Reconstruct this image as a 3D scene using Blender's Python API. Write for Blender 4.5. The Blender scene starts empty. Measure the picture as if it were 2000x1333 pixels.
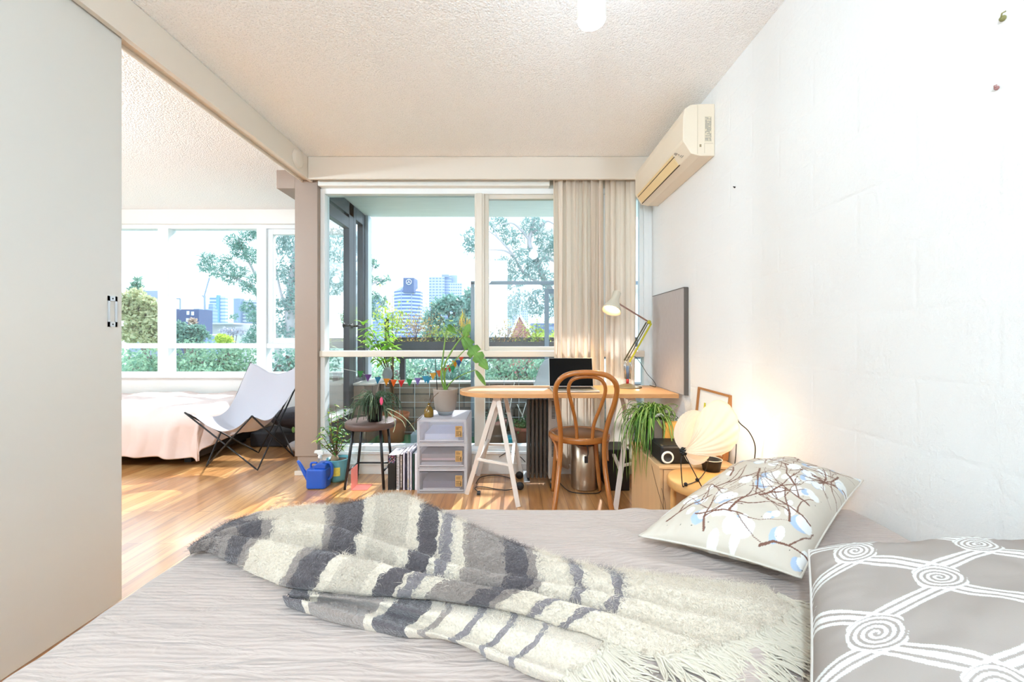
import bpy, math, random
import numpy as np
from mathutils import Vector, Matrix, noise
random.seed(7); rng = np.random.default_rng(7)
S = bpy.context.scene
COL = S.collection
R = math.radians

# ---------------------------------------------------------------- camera, sky, sun, exposure
CAMZ = 1.12
cam = bpy.data.objects.new('camera', bpy.data.cameras.new('camera')); COL.objects.link(cam)
cam.location = (0, 0, CAMZ); cam.rotation_euler = (R(90), 0, 0)
cam.data.sensor_width = 36; cam.data.lens = 14.4
cam.data.shift_x = 0.0005; cam.data.shift_y = -0.00375
cam.data.clip_start = 0.02; cam.data.clip_end = 3000
S.camera = cam
S.view_settings.view_transform = 'Standard'; S.view_settings.look = 'None'
S.view_settings.gamma = 1; S.view_settings.use_curve_mapping = False
S.view_settings.exposure = 0.92
S.cycles.use_denoising = True
S.cycles.max_bounces = 12; S.cycles.diffuse_bounces = 8; S.cycles.transparent_max_bounces = 24
S.cycles.sample_clamp_indirect = 8; S.cycles.caustics_reflective = False; S.cycles.caustics_refractive = False

SKY = 2.0; SUN = 4.0
w = bpy.data.worlds.new('sky'); S.world = w; w.use_nodes = True
nt = w.node_tree; bg = nt.nodes['Background']
tc = nt.nodes.new('ShaderNodeTexCoord'); mp = nt.nodes.new('ShaderNodeMapping'); mp.inputs['Scale'].default_value = (1, 1, 4)
ns = nt.nodes.new('ShaderNodeTexNoise'); ns.inputs['Scale'].default_value = 3.0; ns.inputs['Detail'].default_value = 6
cr = nt.nodes.new('ShaderNodeValToRGB')
cr.color_ramp.elements[0].position = .36; cr.color_ramp.elements[0].color = (.235, .265, .28, 1)
cr.color_ramp.elements[1].position = .56; cr.color_ramp.elements[1].color = (.68, .85, 1, 1)
nt.links.new(tc.outputs['Generated'], mp.inputs[0]); nt.links.new(mp.outputs[0], ns.inputs[0])
nt.links.new(ns.outputs[0], cr.inputs[0]); nt.links.new(cr.outputs[0], bg.inputs[0]); bg.inputs[1].default_value = SKY
sun = bpy.data.objects.new('sun', bpy.data.lights.new('sun', 'SUN')); COL.objects.link(sun)
sun.data.energy = SUN; sun.data.angle = R(1.2); sun.data.color = (.97, .98, 1)
_d = Vector((-math.sin(R(16)) * math.cos(R(44)), -math.cos(R(16)) * math.cos(R(44)), -math.sin(R(44))))
sun.rotation_euler = _d.to_track_quat('-Z', 'Y').to_euler()

# ---------------------------------------------------------------- helpers
def P(px, py, Y):
    return Vector(((px - 999) * Y / 800, Y, CAMZ - (py - 659) * Y / 800))
def PZ(px, py, Z):
    Y = (CAMZ - Z) * 800 / (py - 659); return Vector(((px - 999) * Y / 800, Y, Z))
def lin(h):
    h = h.lstrip('#'); c = [int(h[i:i + 2], 16) / 255 for i in (0, 2, 4)]
    return tuple(x / 12.92 if x <= .04045 else ((x + .055) / 1.055) ** 2.4 for x in c) + (1,)

def M(name, col, rough=.6, metal=0, bump=None, vary=None, spec=.5, emit=None, trans=0, alpha=1, sheen=0, coat=0, sub=0):
    m = bpy.data.materials.new(name); m.use_nodes = True
    t = m.node_tree; b = t.nodes['Principled BSDF']; c = lin(col) if isinstance(col, str) else tuple(col) + (1,)
    b.inputs['Base Color'].default_value = c; b.inputs['Roughness'].default_value = rough
    b.inputs['Metallic'].default_value = metal; b.inputs['Specular IOR Level'].default_value = spec
    if trans: b.inputs['Transmission Weight'].default_value = trans
    if sheen: b.inputs['Sheen Weight'].default_value = sheen
    if coat: b.inputs['Coat Weight'].default_value = coat
    if emit: b.inputs['Emission Color'].default_value = lin(emit[0]); b.inputs['Emission Strength'].default_value = emit[1]
    co = t.nodes.new('ShaderNodeTexCoord')
    if vary:   # (scale, amount, stretch)
        n = t.nodes.new('ShaderNodeTexNoise'); n.inputs['Scale'].default_value = vary[0]; n.inputs['Detail'].default_value = 5
        src = co.outputs['Object']
        if len(vary) > 2:
            mm = t.nodes.new('ShaderNodeMapping'); mm.inputs['Scale'].default_value = vary[2]; t.links.new(src, mm.inputs[0]); src = mm.outputs[0]
        t.links.new(src, n.inputs[0])
        x = t.nodes.new('ShaderNodeMix'); x.data_type = 'RGBA'
        x.inputs[6].default_value = tuple(v * (1 - vary[1]) for v in c[:3]) + (1,)
        x.inputs[7].default_value = tuple(min(1, v * (1 + vary[1])) for v in c[:3]) + (1,)
        t.links.new(n.outputs[0], x.inputs[0]); t.links.new(x.outputs[2], b.inputs['Base Color'])
    if bump:   # (scale, strength, distance)
        n = t.nodes.new('ShaderNodeTexNoise'); n.inputs['Scale'].default_value = bump[0]; n.inputs['Detail'].default_value = 4
        t.links.new(co.outputs['Object'], n.inputs[0])
        k = t.nodes.new('ShaderNodeBump'); k.inputs['Strength'].default_value = bump[1]; k.inputs['Distance'].default_value = bump[2]
        t.links.new(n.outputs[0], k.inputs['Height']); t.links.new(k.outputs[0], b.inputs['Normal'])
    return m

def leafmat(name, a, b_, trans=.35):
    """two leaf greens mixed by a fine noise, light passing partly through the blade"""
    m = bpy.data.materials.new(name); m.use_nodes = True; t = m.node_tree; b = t.nodes['Principled BSDF']
    co = t.nodes.new('ShaderNodeTexCoord'); n = t.nodes.new('ShaderNodeTexNoise'); n.inputs['Scale'].default_value = 9
    t.links.new(co.outputs['Object'], n.inputs[0])
    r = t.nodes.new('ShaderNodeValToRGB'); r.color_ramp.elements[0].color = lin(a); r.color_ramp.elements[1].color = lin(b_)
    r.color_ramp.elements[0].position = .35; r.color_ramp.elements[1].position = .65
    t.links.new(n.outputs[0], r.inputs[0]); t.links.new(r.outputs[0], b.inputs['Base Color']); b.inputs['Roughness'].default_value = .5
    tr = t.nodes.new('ShaderNodeBsdfTranslucent'); t.links.new(r.outputs[0], tr.inputs[0])
    mx = t.nodes.new('ShaderNodeMixShader'); mx.inputs[0].default_value = trans
    t.links.new(b.outputs[0], mx.inputs[1]); t.links.new(tr.outputs[0], mx.inputs[2]); t.links.new(mx.outputs[0], t.nodes['Material Output'].inputs[0])
    return m

def clothmat(name, col, trans=.3, bump=(300, .3, .001), rough=.9):
    m = M(name, col, rough, bump=bump); t = m.node_tree; b = t.nodes['Principled BSDF']
    tr = t.nodes.new('ShaderNodeBsdfTranslucent'); tr.inputs[0].default_value = lin(col)
    mx = t.nodes.new('ShaderNodeMixShader'); mx.inputs[0].default_value = trans
    t.links.new(b.outputs[0], mx.inputs[1]); t.links.new(tr.outputs[0], mx.inputs[2]); t.links.new(mx.outputs[0], t.nodes['Material Output'].inputs[0])
    return m

def glassmat(name, tint=(1, 1, 1), refl=.06, haze=0):
    m = bpy.data.materials.new(name); m.use_nodes = True; t = m.node_tree; t.nodes.remove(t.nodes['Principled BSDF'])
    tr = t.nodes.new('ShaderNodeBsdfTransparent'); tr.inputs[0].default_value = tuple(tint) + (1,)
    gl = t.nodes.new('ShaderNodeBsdfGlossy'); gl.inputs['Roughness'].default_value = .01
    lw = t.nodes.new('ShaderNodeFresnel'); lw.inputs[0].default_value = 1.45
    mx = t.nodes.new('ShaderNodeMixShader')
    ml = t.nodes.new('ShaderNodeMath'); ml.operation = 'MULTIPLY'; ml.inputs[1].default_value = refl / .04
    t.links.new(lw.outputs[0], ml.inputs[0]); t.links.new(ml.outputs[0], mx.inputs[0])
    t.links.new(tr.outputs[0], mx.inputs[1]); t.links.new(gl.outputs[0], mx.inputs[2])
    out = mx.outputs[0]
    if haze:
        df = t.nodes.new('ShaderNodeBsdfDiffuse'); df.inputs[0].default_value = (.9, .93, .96, 1)
        m2 = t.nodes.new('ShaderNodeMixShader'); m2.inputs[0].default_value = haze
        t.links.new(out, m2.inputs[1]); t.links.new(df.outputs[0], m2.inputs[2]); out = m2.outputs[0]
    t.links.new(out, t.nodes['Material Output'].inputs[0])
    return m

class MB:
    def __init__(s): s.v = []; s.f = []; s.m = []; s.sm = []; s.cur = 0; s.uv = None
    def mat(s, i): s.cur = i; return s
    def add(s, vs, fs, smooth=False):
        n = len(s.v); s.v += [tuple(p) for p in vs]; s.f += [tuple(i + n for i in f) for f in fs]
        s.m += [s.cur] * len(fs); s.sm += [smooth] * len(fs); return s
    def box(s, x0, x1, y0, y1, z0, z1, T=None):
        x0, x1 = min(x0, x1), max(x0, x1); y0, y1 = min(y0, y1), max(y0, y1); z0, z1 = min(z0, z1), max(z0, z1)
        vs = [Vector((x, y, z)) for z in (z0, z1) for y in (y0, y1) for x in (x0, x1)]
        if T is not None: vs = [T @ v for v in vs]
        return s.add(vs, [(0, 2, 3, 1), (4, 5, 7, 6), (0, 1, 5, 4), (2, 6, 7, 3), (0, 4, 6, 2), (1, 3, 7, 5)])
    def bar(s, a, b, wx, wz, up=(0, 0, 1)):
        a = Vector(a); b = Vector(b); d = (b - a).normalized(); u = Vector(up)
        if abs(d.dot(u)) > .98: u = Vector((0, 1, 0))
        x = d.cross(u).normalized(); z = x.cross(d).normalized()
        vs = [p + x * (sx * wx / 2) + z * (sz * wz / 2) for p in (a, b) for sz in (-1, 1) for sx in (-1, 1)]
        return s.add(vs, [(0, 1, 3, 2), (4, 6, 7, 5), (0, 4, 5, 1), (2, 3, 7, 6), (0, 2, 6, 4), (1, 5, 7, 3)])
    def tube(s, pts, r, seg=8, caps=True, closed=False, flat=1.0):
        pts = [Vector(p) for p in pts]; n = len(pts)
        rs = r if isinstance(r, (list, tuple)) else [r] * n
        vs = []; up = None
        for i, p in enumerate(pts):
            if closed: d = (pts[(i + 1) % n] - pts[i - 1]).normalized()
            else: d = (pts[min(i + 1, n - 1)] - pts[max(i - 1, 0)]).normalized()
            if up is None:
                up = Vector((0, 0, 1)) if abs(d.z) < .9 else Vector((0, 1, 0))
            x = d.cross(up)
            if x.length < 1e-6: x = d.orthogonal()
            x.normalize(); up = x.cross(d).normalized()
            for k in range(seg):
                a = 2 * math.pi * k / seg
                vs.append(p + x * (math.cos(a) * rs[i]) + up * (math.sin(a) * rs[i] * flat))
        fs = []
        for i in range(n if closed else n - 1):
            j = (i + 1) % n
            for k in range(seg):
                l = (k + 1) % seg; fs.append((i * seg + k, i * seg + l, j * seg + l, j * seg + k))
        s.add(vs, fs, True)
        if caps and not closed:
            b0 = len(s.v) - n * seg
            s.f += [tuple(b0 + k for k in range(seg))[::-1], tuple(b0 + (n - 1) * seg + k for k in range(seg))]
            s.m += [s.cur] * 2; s.sm += [False] * 2
        return s
    def lathe(s, prof, c=(0, 0, 0), seg=32, T=None, smooth=True):
        c = Vector(c); vs = []; fs = []
        for (r, z) in prof:
            for k in range(seg):
                a = 2 * math.pi * k / seg; v = Vector((r * math.cos(a), r * math.sin(a), z))
                vs.append((T @ v if T is not None else v) + c)
        for i in range(len(prof) - 1):
            for k in range(seg):
                l = (k + 1) % seg; fs.append((i * seg + k, i * seg + l, (i + 1) * seg + l, (i + 1) * seg + k))
        return s.add(vs, fs, smooth)
    def prism(s, poly, z0, z1, T=None):
        n = len(poly); vs = [Vector((x, y, z)) for z in (z0, z1) for x, y in poly]
        if T is not None: vs = [T @ v for v in vs]
        fs = [tuple(range(n))[::-1], tuple(range(n, 2 * n))] + [(i, (i + 1) % n, n + (i + 1) % n, n + i) for i in range(n)]
        return s.add(vs, fs)
    def sphere(s, c, r, seg=14, rings=8, sc=(1, 1, 1), T=None):
        prof = [(max(1e-5, r * math.sin(math.pi * i / rings)), -r * math.cos(math.pi * i / rings)) for i in range(rings + 1)]
        D = Matrix.Diagonal(Vector(sc)).to_4x4(); D = (T @ D) if T is not None else D
        return s.lathe(prof, c, seg, D)
    def grid(s, fn, nu, nv, smooth=True, cu=False):
        vs = [fn(i / nu, j / nv) for i in range(nu + 1) for j in range(nv + 1)]
        fs = [(i * (nv + 1) + j, (i + 1) * (nv + 1) + j, (i + 1) * (nv + 1) + j + 1, i * (nv + 1) + j + 1) for i in range(nu) for j in range(nv)]
        return s.add(vs, fs, smooth)

def finish(o, parent, label=None, cat=None, group=None, kind=None):
    COL.objects.link(o)
    if parent is not None: o.parent = parent
    if label: o['label'] = label
    if cat: o['category'] = cat
    if group: o['group'] = group
    if kind: o['kind'] = kind
    return o
def ROOT(name, loc, label, cat, group=None, kind=None, rz=0):
    o = bpy.data.objects.new(name, None); o.location = loc; o.rotation_euler = (0, 0, rz); o.empty_display_size = .05
    return finish(o, None, label, cat, group, kind)
def wpos(o):
    m = Matrix.Identity(4)
    while o is not None:
        m = Matrix.LocRotScale(o.location, o.rotation_euler, o.scale) @ m; o = o.parent
    return m
def OBJ(name, mb, mats, parent=None, label=None, cat=None, group=None, kind=None, bevel=0, solid=0, subd=0, local=False, seg=2):
    """link the collected geometry as ONE mesh object; world coordinates unless local=True"""
    mats = mats if isinstance(mats, (list, tuple)) else [mats]
    me = bpy.data.meshes.new(name); vs = mb.v
    o = bpy.data.objects.new(name, me)
    if parent is not None:
        if not local:
            inv = wpos(parent).inverted(); vs = [tuple(inv @ Vector(v)) for v in vs]
    elif not local:
        a = np.array(vs); lo = a.min(0); hi = a.max(0); c = ((lo[0] + hi[0]) / 2, (lo[1] + hi[1]) / 2, lo[2])
        o.location = c; vs = [(v[0] - c[0], v[1] - c[1], v[2] - c[2]) for v in vs]
    me.from_pydata(vs, [], mb.f)
    for m in mats: me.materials.append(m)
    me.polygons.foreach_set('material_index', mb.m); me.polygons.foreach_set('use_smooth', mb.sm)
    if mb.uv is not None:
        ul = me.uv_layers.new(name='UVMap'); li = np.zeros(len(me.loops), 'i'); me.loops.foreach_get('vertex_index', li)
        ul.data.foreach_set('uv', np.array(mb.uv, dtype='f')[li].ravel())
    me.update()
    if solid:
        d = o.modifiers.new('thick', 'SOLIDIFY'); d.thickness = solid; d.offset = 0
    if bevel:
        d = o.modifiers.new('bevel', 'BEVEL'); d.width = bevel; d.segments = seg; d.limit_method = 'ANGLE'; d.angle_limit = R(40)
    if subd:
        d = o.modifiers.new('sub', 'SUBSURF'); d.levels = subd; d.render_levels = subd
    return finish(o, parent, label, cat, group, kind)
def copytree(o, parent=None):
    c = o.copy(); COL.objects.link(c); c.parent = parent
    for ch in [x for x in bpy.data.objects if x.parent == o]: copytree(ch, c)
    return c
def smooth_path(pts, n=8, closed=False):
    pts = [Vector(p) for p in pts]; out = []; N = len(pts)
    rng_ = range(N) if closed else range(N - 1)
    for i in rng_:
        if closed: p0, p1, p2, p3 = pts[i - 1], pts[i], pts[(i + 1) % N], pts[(i + 2) % N]
        else: p0, p1, p2, p3 = pts[max(i - 1, 0)], pts[i], pts[i + 1], pts[min(i + 2, N - 1)]
        for k in range(n):
            t = k / n
            out.append(.5 * ((2 * p1) + (p2 - p0) * t + (2 * p0 - 5 * p1 + 4 * p2 - p3) * t * t + (3 * p1 - p0 - 3 * p2 + p3) * t ** 3))
    if not closed: out.append(pts[-1])
    return out
def leafcloud(name, pts, size, mat, parent=None, aspect=2.2, dirs=None, droop=0, **kw):
    """many small pointed leaf blades at pts as one mesh"""
    pts = np.asarray(pts, float); n = len(pts)
    d = rng.normal(size=(n, 3)) if dirs is None else np.asarray(dirs, float) + rng.normal(size=(n, 3)) * .35
    d[:, 2] -= droop; d /= np.linalg.norm(d, axis=1)[:, None]
    q = rng.normal(size=(n, 3)); sd = np.cross(d, q); sd /= np.linalg.norm(sd, axis=1)[:, None]
    L = size * rng.uniform(.6, 1.3, (n, 1)); W = L / aspect / 2; nn = np.cross(d, sd)
    V = np.stack([pts, pts + d * L * .45 + sd * W + nn * L * .06, pts + d * L, pts + d * L * .45 - sd * W + nn * L * .06], 1).reshape(-1, 3)
    o = bpy.data.objects.new(name, bpy.data.meshes.new(name)); me = o.data
    if parent is None:
        c = V.mean(0); c[2] = V[:, 2].min(); o.location = c; V = V - c
    else:
        inv = np.array(wpos(parent).inverted()); V = V @ inv[:3, :3].T + inv[:3, 3]
    me.vertices.add(4 * n); me.vertices.foreach_set('co', V.astype('f').ravel())
    me.loops.add(4 * n); me.loops.foreach_set('vertex_index', np.arange(4 * n, dtype='i'))
    me.polygons.add(n); me.polygons.foreach_set('loop_start', np.arange(0, 4 * n, 4, dtype='i')); me.polygons.foreach_set('loop_total', np.full(n, 4, 'i'))
    me.materials.append(mat); me.update(calc_edges=True)
    return finish(o, parent, **kw)
def blob_pts(blobs, n):
    """points spread over the outer shell of several spherical leaf clumps"""
    vol = np.array([b[3] ** 2 for b in blobs]); vol /= vol.sum(); out = []
    for b, k in zip(blobs, (vol * n).astype(int)):
        d = rng.normal(size=(k, 3)); d /= np.linalg.norm(d, axis=1)[:, None]
        out.append(np.array(b[:3]) + d * b[3] * rng.uniform(.25, 1, (k, 1)) ** .5 * np.array([1, 1, .8]))
    return np.concatenate(out)

# ================================================================ materials of the room
XR = 1.16; CZ = 2.55
m_white = M('white_paint', '#f3f2ee', .5, bump=(60, .08, .002))
m_beam = M('cream_beam_paint', '#ddd4c8', .45)
m_col = M('backlit_column_paint', '#9c8a7d', .5)  # backlit darkness of the column is put into this colour
m_panel = M('sliding_panel_paint', '#d3d2cd', .35)
m_ceil = M('stippled_ceiling', '#efe9e6', .95)
def _ceil(m):
    t = m.node_tree; b = t.nodes['Principled BSDF']; co = t.nodes.new('ShaderNodeTexCoord')
    v = t.nodes.new('ShaderNodeTexVoronoi'); v.inputs['Scale'].default_value = 95
    n = t.nodes.new('ShaderNodeTexNoise'); n.inputs['Scale'].default_value = 160; n.inputs['Detail'].default_value = 3
    t.links.new(co.outputs['Object'], v.inputs[0]); t.links.new(co.outputs['Object'], n.inputs[0])
    a = t.nodes.new('ShaderNodeMath'); a.operation = 'SUBTRACT'; t.links.new(n.outputs[0], a.inputs[0]); t.links.new(v.outputs[0], a.inputs[1])
    k = t.nodes.new('ShaderNodeBump'); k.inputs['Strength'].default_value = .8; k.inputs['Distance'].default_value = .006
    t.links.new(a.outputs[0], k.inputs['Height']); t.links.new(k.outputs[0], b.inputs['Normal'])
    r = t.nodes.new('ShaderNodeValToRGB'); r.color_ramp.elements[0].position = .28; r.color_ramp.elements[0].color = lin('#dcdde0'); r.color_ramp.elements[1].position = .42; r.color_ramp.elements[1].color = lin('#ffffff')
    t.links.new(n.outputs[0], r.inputs[0]); t.links.new(r.outputs[0], b.inputs['Base Color'])
_ceil(m_ceil)
m_wallr = M('painted_blockwork', '#ebebea', .7)
def _wallr(m):
    t = m.node_tree; b = t.nodes['Principled BSDF']; co = t.nodes.new('ShaderNodeTexCoord')
    mp = t.nodes.new('ShaderNodeMapping'); mp.inputs['Rotation'].default_value = (0, 0, 0)
    sx = t.nodes.new('ShaderNodeSeparateXYZ'); cx = t.nodes.new('ShaderNodeCombineXYZ')
    t.links.new(co.outputs['Object'], sx.inputs[0]); t.links.new(sx.outputs[1], cx.inputs[0]); t.links.new(sx.outputs[2], cx.inputs[1])
    br = t.nodes.new('ShaderNodeTexBrick'); br.inputs['Scale'].default_value = 1; br.inputs['Brick Width'].default_value = .40; br.inputs['Row Height'].default_value = .2
    br.inputs['Mortar Size'].default_value = .012; br.inputs['Mortar Smooth'].default_value = 1
    br.inputs['Color1'].default_value = br.inputs['Color2'].default_value = (1, 1, 1, 1); br.inputs['Mortar'].default_value = (0, 0, 0, 1)
    t.links.new(cx.outputs[0], br.inputs[0])
    n = t.nodes.new('ShaderNodeTexNoise'); n.inputs['Scale'].default_value = 45; n.inputs['Detail'].default_value = 8; n.inputs['Roughness'].default_value = .65
    n2 = t.nodes.new('ShaderNodeTexNoise'); n2.inputs['Scale'].default_value = 5; n2.inputs['Detail'].default_value = 2
    t.links.new(co.outputs['Object'], n.inputs[0]); t.links.new(co.outputs['Object'], n2.inputs[0])
    k0 = t.nodes.new('ShaderNodeMath'); k0.operation = 'MULTIPLY'; t.links.new(n.outputs[0], k0.inputs[0]); t.links.new(n2.outputs[0], k0.inputs[1])
    a = t.nodes.new('ShaderNodeMath'); a.operation = 'MULTIPLY_ADD'; a.inputs[1].default_value = .14
    t.links.new(br.outputs[0], a.inputs[0]); t.links.new(k0.outputs[0], a.inputs[2])
    k = t.nodes.new('ShaderNodeBump'); k.inputs['Strength'].default_value = .55; k.inputs['Distance'].default_value = .012
    t.links.new(a.outputs[0], k.inputs['Height']); t.links.new(k.outputs[0], b.inputs['Normal'])
_wallr(m_wallr)
m_floor = M('timber_boards', '#c98f55', .3, coat=1); m_floor.node_tree.nodes['Principled BSDF'].inputs['Coat Roughness'].default_value = .16
def _floor(m):
    t = m.node_tree; b = t.nodes['Principled BSDF']; co = t.nodes.new('ShaderNodeTexCoord')
    sx = t.nodes.new('ShaderNodeSeparateXYZ'); cx = t.nodes.new('ShaderNodeCombineXYZ')
    t.links.new(co.outputs['Object'], sx.inputs[0]); t.links.new(sx.outputs[1], cx.inputs[0]); t.links.new(sx.outputs[0], cx.inputs[1])
    br = t.nodes.new('ShaderNodeTexBrick'); br.inputs['Scale'].default_value = 1; br.inputs['Brick Width'].default_value = 1.1; br.inputs['Row Height'].default_value = .085
    br.inputs['Mortar Size'].default_value = .0014; br.inputs['Bias'].default_value = 0; br.offset = .37
    br.inputs['Color1'].default_value = lin('#e2ad70'); br.inputs['Color2'].default_value = lin('#bd8047'); br.inputs['Mortar'].default_value = lin('#8a5a33')
    t.links.new(cx.outputs[0], br.inputs[0])
    mp = t.nodes.new('ShaderNodeMapping'); mp.inputs['Scale'].default_value = (14, 1.2, 1); t.links.new(co.outputs['Object'], mp.inputs[0])
    n = t.nodes.new('ShaderNodeTexNoise'); n.inputs['Scale'].default_value = 3; n.inputs['Detail'].default_value = 6; t.links.new(mp.outputs[0], n.inputs[0])
    r = t.nodes.new('ShaderNodeValToRGB'); r.color_ramp.elements[0].position = .3; r.color_ramp.elements[0].color = (.62, .55, .5, 1); r.color_ramp.elements[1].position = .7; r.color_ramp.elements[1].color = (1.1, 1.1, 1.1, 1)
    t.links.new(n.outputs[0], r.inputs[0])
    x = t.nodes.new('ShaderNodeMix'); x.data_type = 'RGBA'; x.blend_type = 'MULTIPLY'; x.inputs[0].default_value = .8
    t.links.new(br.outputs[0], x.inputs[6]); t.links.new(r.outputs[0], x.inputs[7]); t.links.new(x.outputs[2], b.inputs['Base Color'])
_floor(m_floor)
m_frame = M('window_frame_paint', '#ddd6ca', .4)
m_framew = M('white_window_frame', '#eef2f4', .4)
m_glass = glassmat('clear_window_glass', (.985, .99, .99))
m_glasst = glassmat('tinted_screen_glass', (.86, .92, .95), .06)
m_dark = M('dark_door_metal', '#3d434c', .4)
m_conc = M('concrete_soffit', '#f2f2f0', .8, vary=(3, .06, (1, 8, 1)), bump=(40, .2, .003))
def brickmat(name, a, b_, mort, bw=.23, rh=.086, ax=(0, 2)):
    m = M(name, a, .85); t = m.node_tree; b = t.nodes['Principled BSDF']; co = t.nodes.new('ShaderNodeTexCoord')
    sx = t.nodes.new('ShaderNodeSeparateXYZ'); cx = t.nodes.new('ShaderNodeCombineXYZ')
    t.links.new(co.outputs['Object'], sx.inputs[0]); t.links.new(sx.outputs[ax[0]], cx.inputs[0]); t.links.new(sx.outputs[ax[1]], cx.inputs[1])
    br = t.nodes.new('ShaderNodeTexBrick'); br.inputs['Scale'].default_value = 1; br.inputs['Brick Width'].default_value = bw; br.inputs['Row Height'].default_value = rh
    br.inputs['Mortar Size'].default_value = rh * .06; br.inputs['Color1'].default_value = lin(a); br.inputs['Color2'].default_value = lin(b_); br.inputs['Mortar'].default_value = lin(mort)
    t.links.new(cx.outputs[0], br.inputs[0]); t.links.new(br.outputs[0], b.inputs['Base Color'])
    k = t.nodes.new('ShaderNodeBump'); k.inputs['Distance'].default_value = .004; k.invert = True; t.links.new(br.outputs[1], k.inputs['Height']); t.links.new(k.outputs[0], b.inputs['Normal'])
    return m
m_brick = brickmat('balcony_blockwork', '#9a8b7e', '#7f7268', '#6d655f', .39, .16)
m_black = M('matte_black', '#141416', .5)
m_steel = M('steel', '#b9bbbd', .3, 1)
m_whitep = M('white_plastic', '#f0efe9', .4)

# ================================================================ the setting
def struct(name, mb, mat, parent=None, **k): return OBJ(name, mb, mat, parent, kind='structure' if parent is None else None, **k)
mb = MB(); mb.prism([(-5.2, -1.6), (1.36, -1.6), (1.36, 3.40), (-1.66, 3.40), (-1.66, 4.66), (-5.2, 4.66)], -.12, 0)
struct('floor', mb, m_floor)
mb = MB(); mb.prism([(-5.2, -1.6), (1.36, -1.6), (1.36, 3.46), (-1.66, 3.46), (-1.66, 4.70), (-5.2, 4.70)], CZ, CZ + .2)
struct('ceiling', mb, m_ceil)
struct('wall_right', MB().box(XR, XR + .2, -1.6, 3.55, 0, CZ), m_wallr)
struct('wall_back', MB().box(-5.2, 1.36, -1.75, -1.6, 0, CZ), m_white)
struct('wall_left', MB().box(-5.35, -5.2, -1.75, 4.8, 0, CZ), m_white)
mb = MB(); mb.box(-1.573, XR, 3.36, 3.50, 0, .165)
wf = struct('wall_front', mb, m_white)
OBJ('baseboard', MB().box(-1.56, XR, 3.345, 3.36, 0, .085), m_white, wf, bevel=.003)
OBJ('sill_board', MB().box(-1.573, XR - .01, 3.33, 3.39, .165, .19), m_framew, wf, bevel=.004)
OBJ('head_wall', MB().box(-1.57, XR, 3.385, 3.50, 2.345, CZ), M('recess_shade_paint', '#d5d6cd', .6), wf)  # grey of the shaded recess is put into the wall colour
# column at the end of the opening
mb = MB(); mb.box(-1.757, -1.573, 3.32, 3.50, .153, CZ - .003)
cl = struct('wall_pier', mb, m_col, bevel=.003)
OBJ('plinth', MB().box(-1.74, -1.574, 3.33, 3.50, 0, .153), m_col, cl)
OBJ('baseboard', MB().box(-1.757, -1.56, 3.312, 3.33, 0, .035), m_beam, cl, bevel=.003)
# ceiling beam over the sliding-door opening and window pelmet
mb = MB(); mb.box(-1.635, -1.61, -1.6, 3.32, 2.375, CZ - .002); mb.box(-1.70, -1.635, -1.6, 3.32, 2.395, CZ - .002); mb.box(-1.70, -1.69, -1.6, 3.32, 2.375, 2.395)
struct('ceiling_beam', mb, m_beam, bevel=.002)
struct('trim_1', MB().box(-1.608, XR - .002, 3.235, 3.26, 2.37, CZ - .002), m_beam, bevel=.003)
struct('ceiling_beam', MB().box(-1.905, -1.757, 3.32, 4.55, 2.327, 2.477), m_col, bevel=.002)
mb = MB(); mb.box(-5.2, -1.757, 4.56, 4.62, 2.385, CZ - .002)
struct('trim_2', mb, m_white, bevel=.002)
# far room outer wall below and above its window
mb = MB(); mb.box(-5.2, -1.63, 4.62, 4.76, 0, .68); mb.box(-5.2, -1.63, 4.62, 4.76, 2.385, CZ); mb.box(-5.2, -4.75, 4.62, 4.76, .68, 2.385)
struct('wall_far', mb, m_white)

def frame_rect(mb, x0, x1, z0, z1, wd, y0, y1):
    mb.box(x0, x0 + wd, y0, y1, z0, z1); mb.box(x1 - wd, x1, y0, y1, z0, z1)
    mb.box(x0 + wd, x1 - wd, y0, y1, z0, z0 + wd); mb.box(x0 + wd, x1 - wd, y0, y1, z1 - wd, z1)
# main window
w1 = ROOT('window_1', (-.22, 3.42, .19), 'large white framed window to the balcony behind the desk and plants', 'window', kind='structure')
mb = MB(); mb.box(-1.573, -1.537, 3.37, 3.46, .19, 2.345); mb.box(1.09, 1.13, 3.37, 3.46, .19, 2.345); mb.box(-1.537, 1.09, 3.37, 3.46, 2.30, 2.345); mb.box(-1.537, 1.09, 3.37, 3.46, .19, .225)
mb.box(1.13, XR, 3.38, 3.5, .19, 2.345)
OBJ('window_frame', mb, m_framew, w1, bevel=.003)
mb = MB(); mb.box(-.303, -.222, 3.36, 3.47, .225, 2.30); mb.box(-.29, -.24, 3.35, 3.36, 1.02, 2.30)
OBJ('mullion', mb, m_frame, w1, bevel=.004)
OBJ('mullion', MB().box(.70, .76, 3.38, 3.47, .225, 2.30), m_frame, w1, bevel=.004)
OBJ('transom', MB().box(-1.572, 1.09, 3.345, 3.47, .958, 1.008), m_frame, w1, bevel=.006)
mb = MB(); frame_rect(mb, -.222, .70, 1.008, 2.30, .034, 3.39, 3.44); OBJ('sash', mb, m_frame, w1, bevel=.003)
mb = MB(); frame_rect(mb, .76, 1.09, 1.008, 2.30, .03, 3.39, 3.44); mb.box(.9, .93, 3.39, 3.43, 1.03, 2.28); OBJ('sash', mb, m_framew, w1, bevel=.003)
for (a, b_, c, d) in [(-1.537, -.303, 1.008, 2.30), (-.19, .67, 1.04, 2.27), (.79, 1.06, 1.04, 2.27), (-1.537, -.303, .225, .958), (-.222, .70, .225, .958), (.76, 1.09, .225, .958)]:
    OBJ('glass_pane', MB().add([(a, 3.42, c), (b_, 3.42, c), (b_, 3.42, d), (a, 3.42, d)], [(0, 1, 2, 3)]), m_glass, w1)
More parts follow.
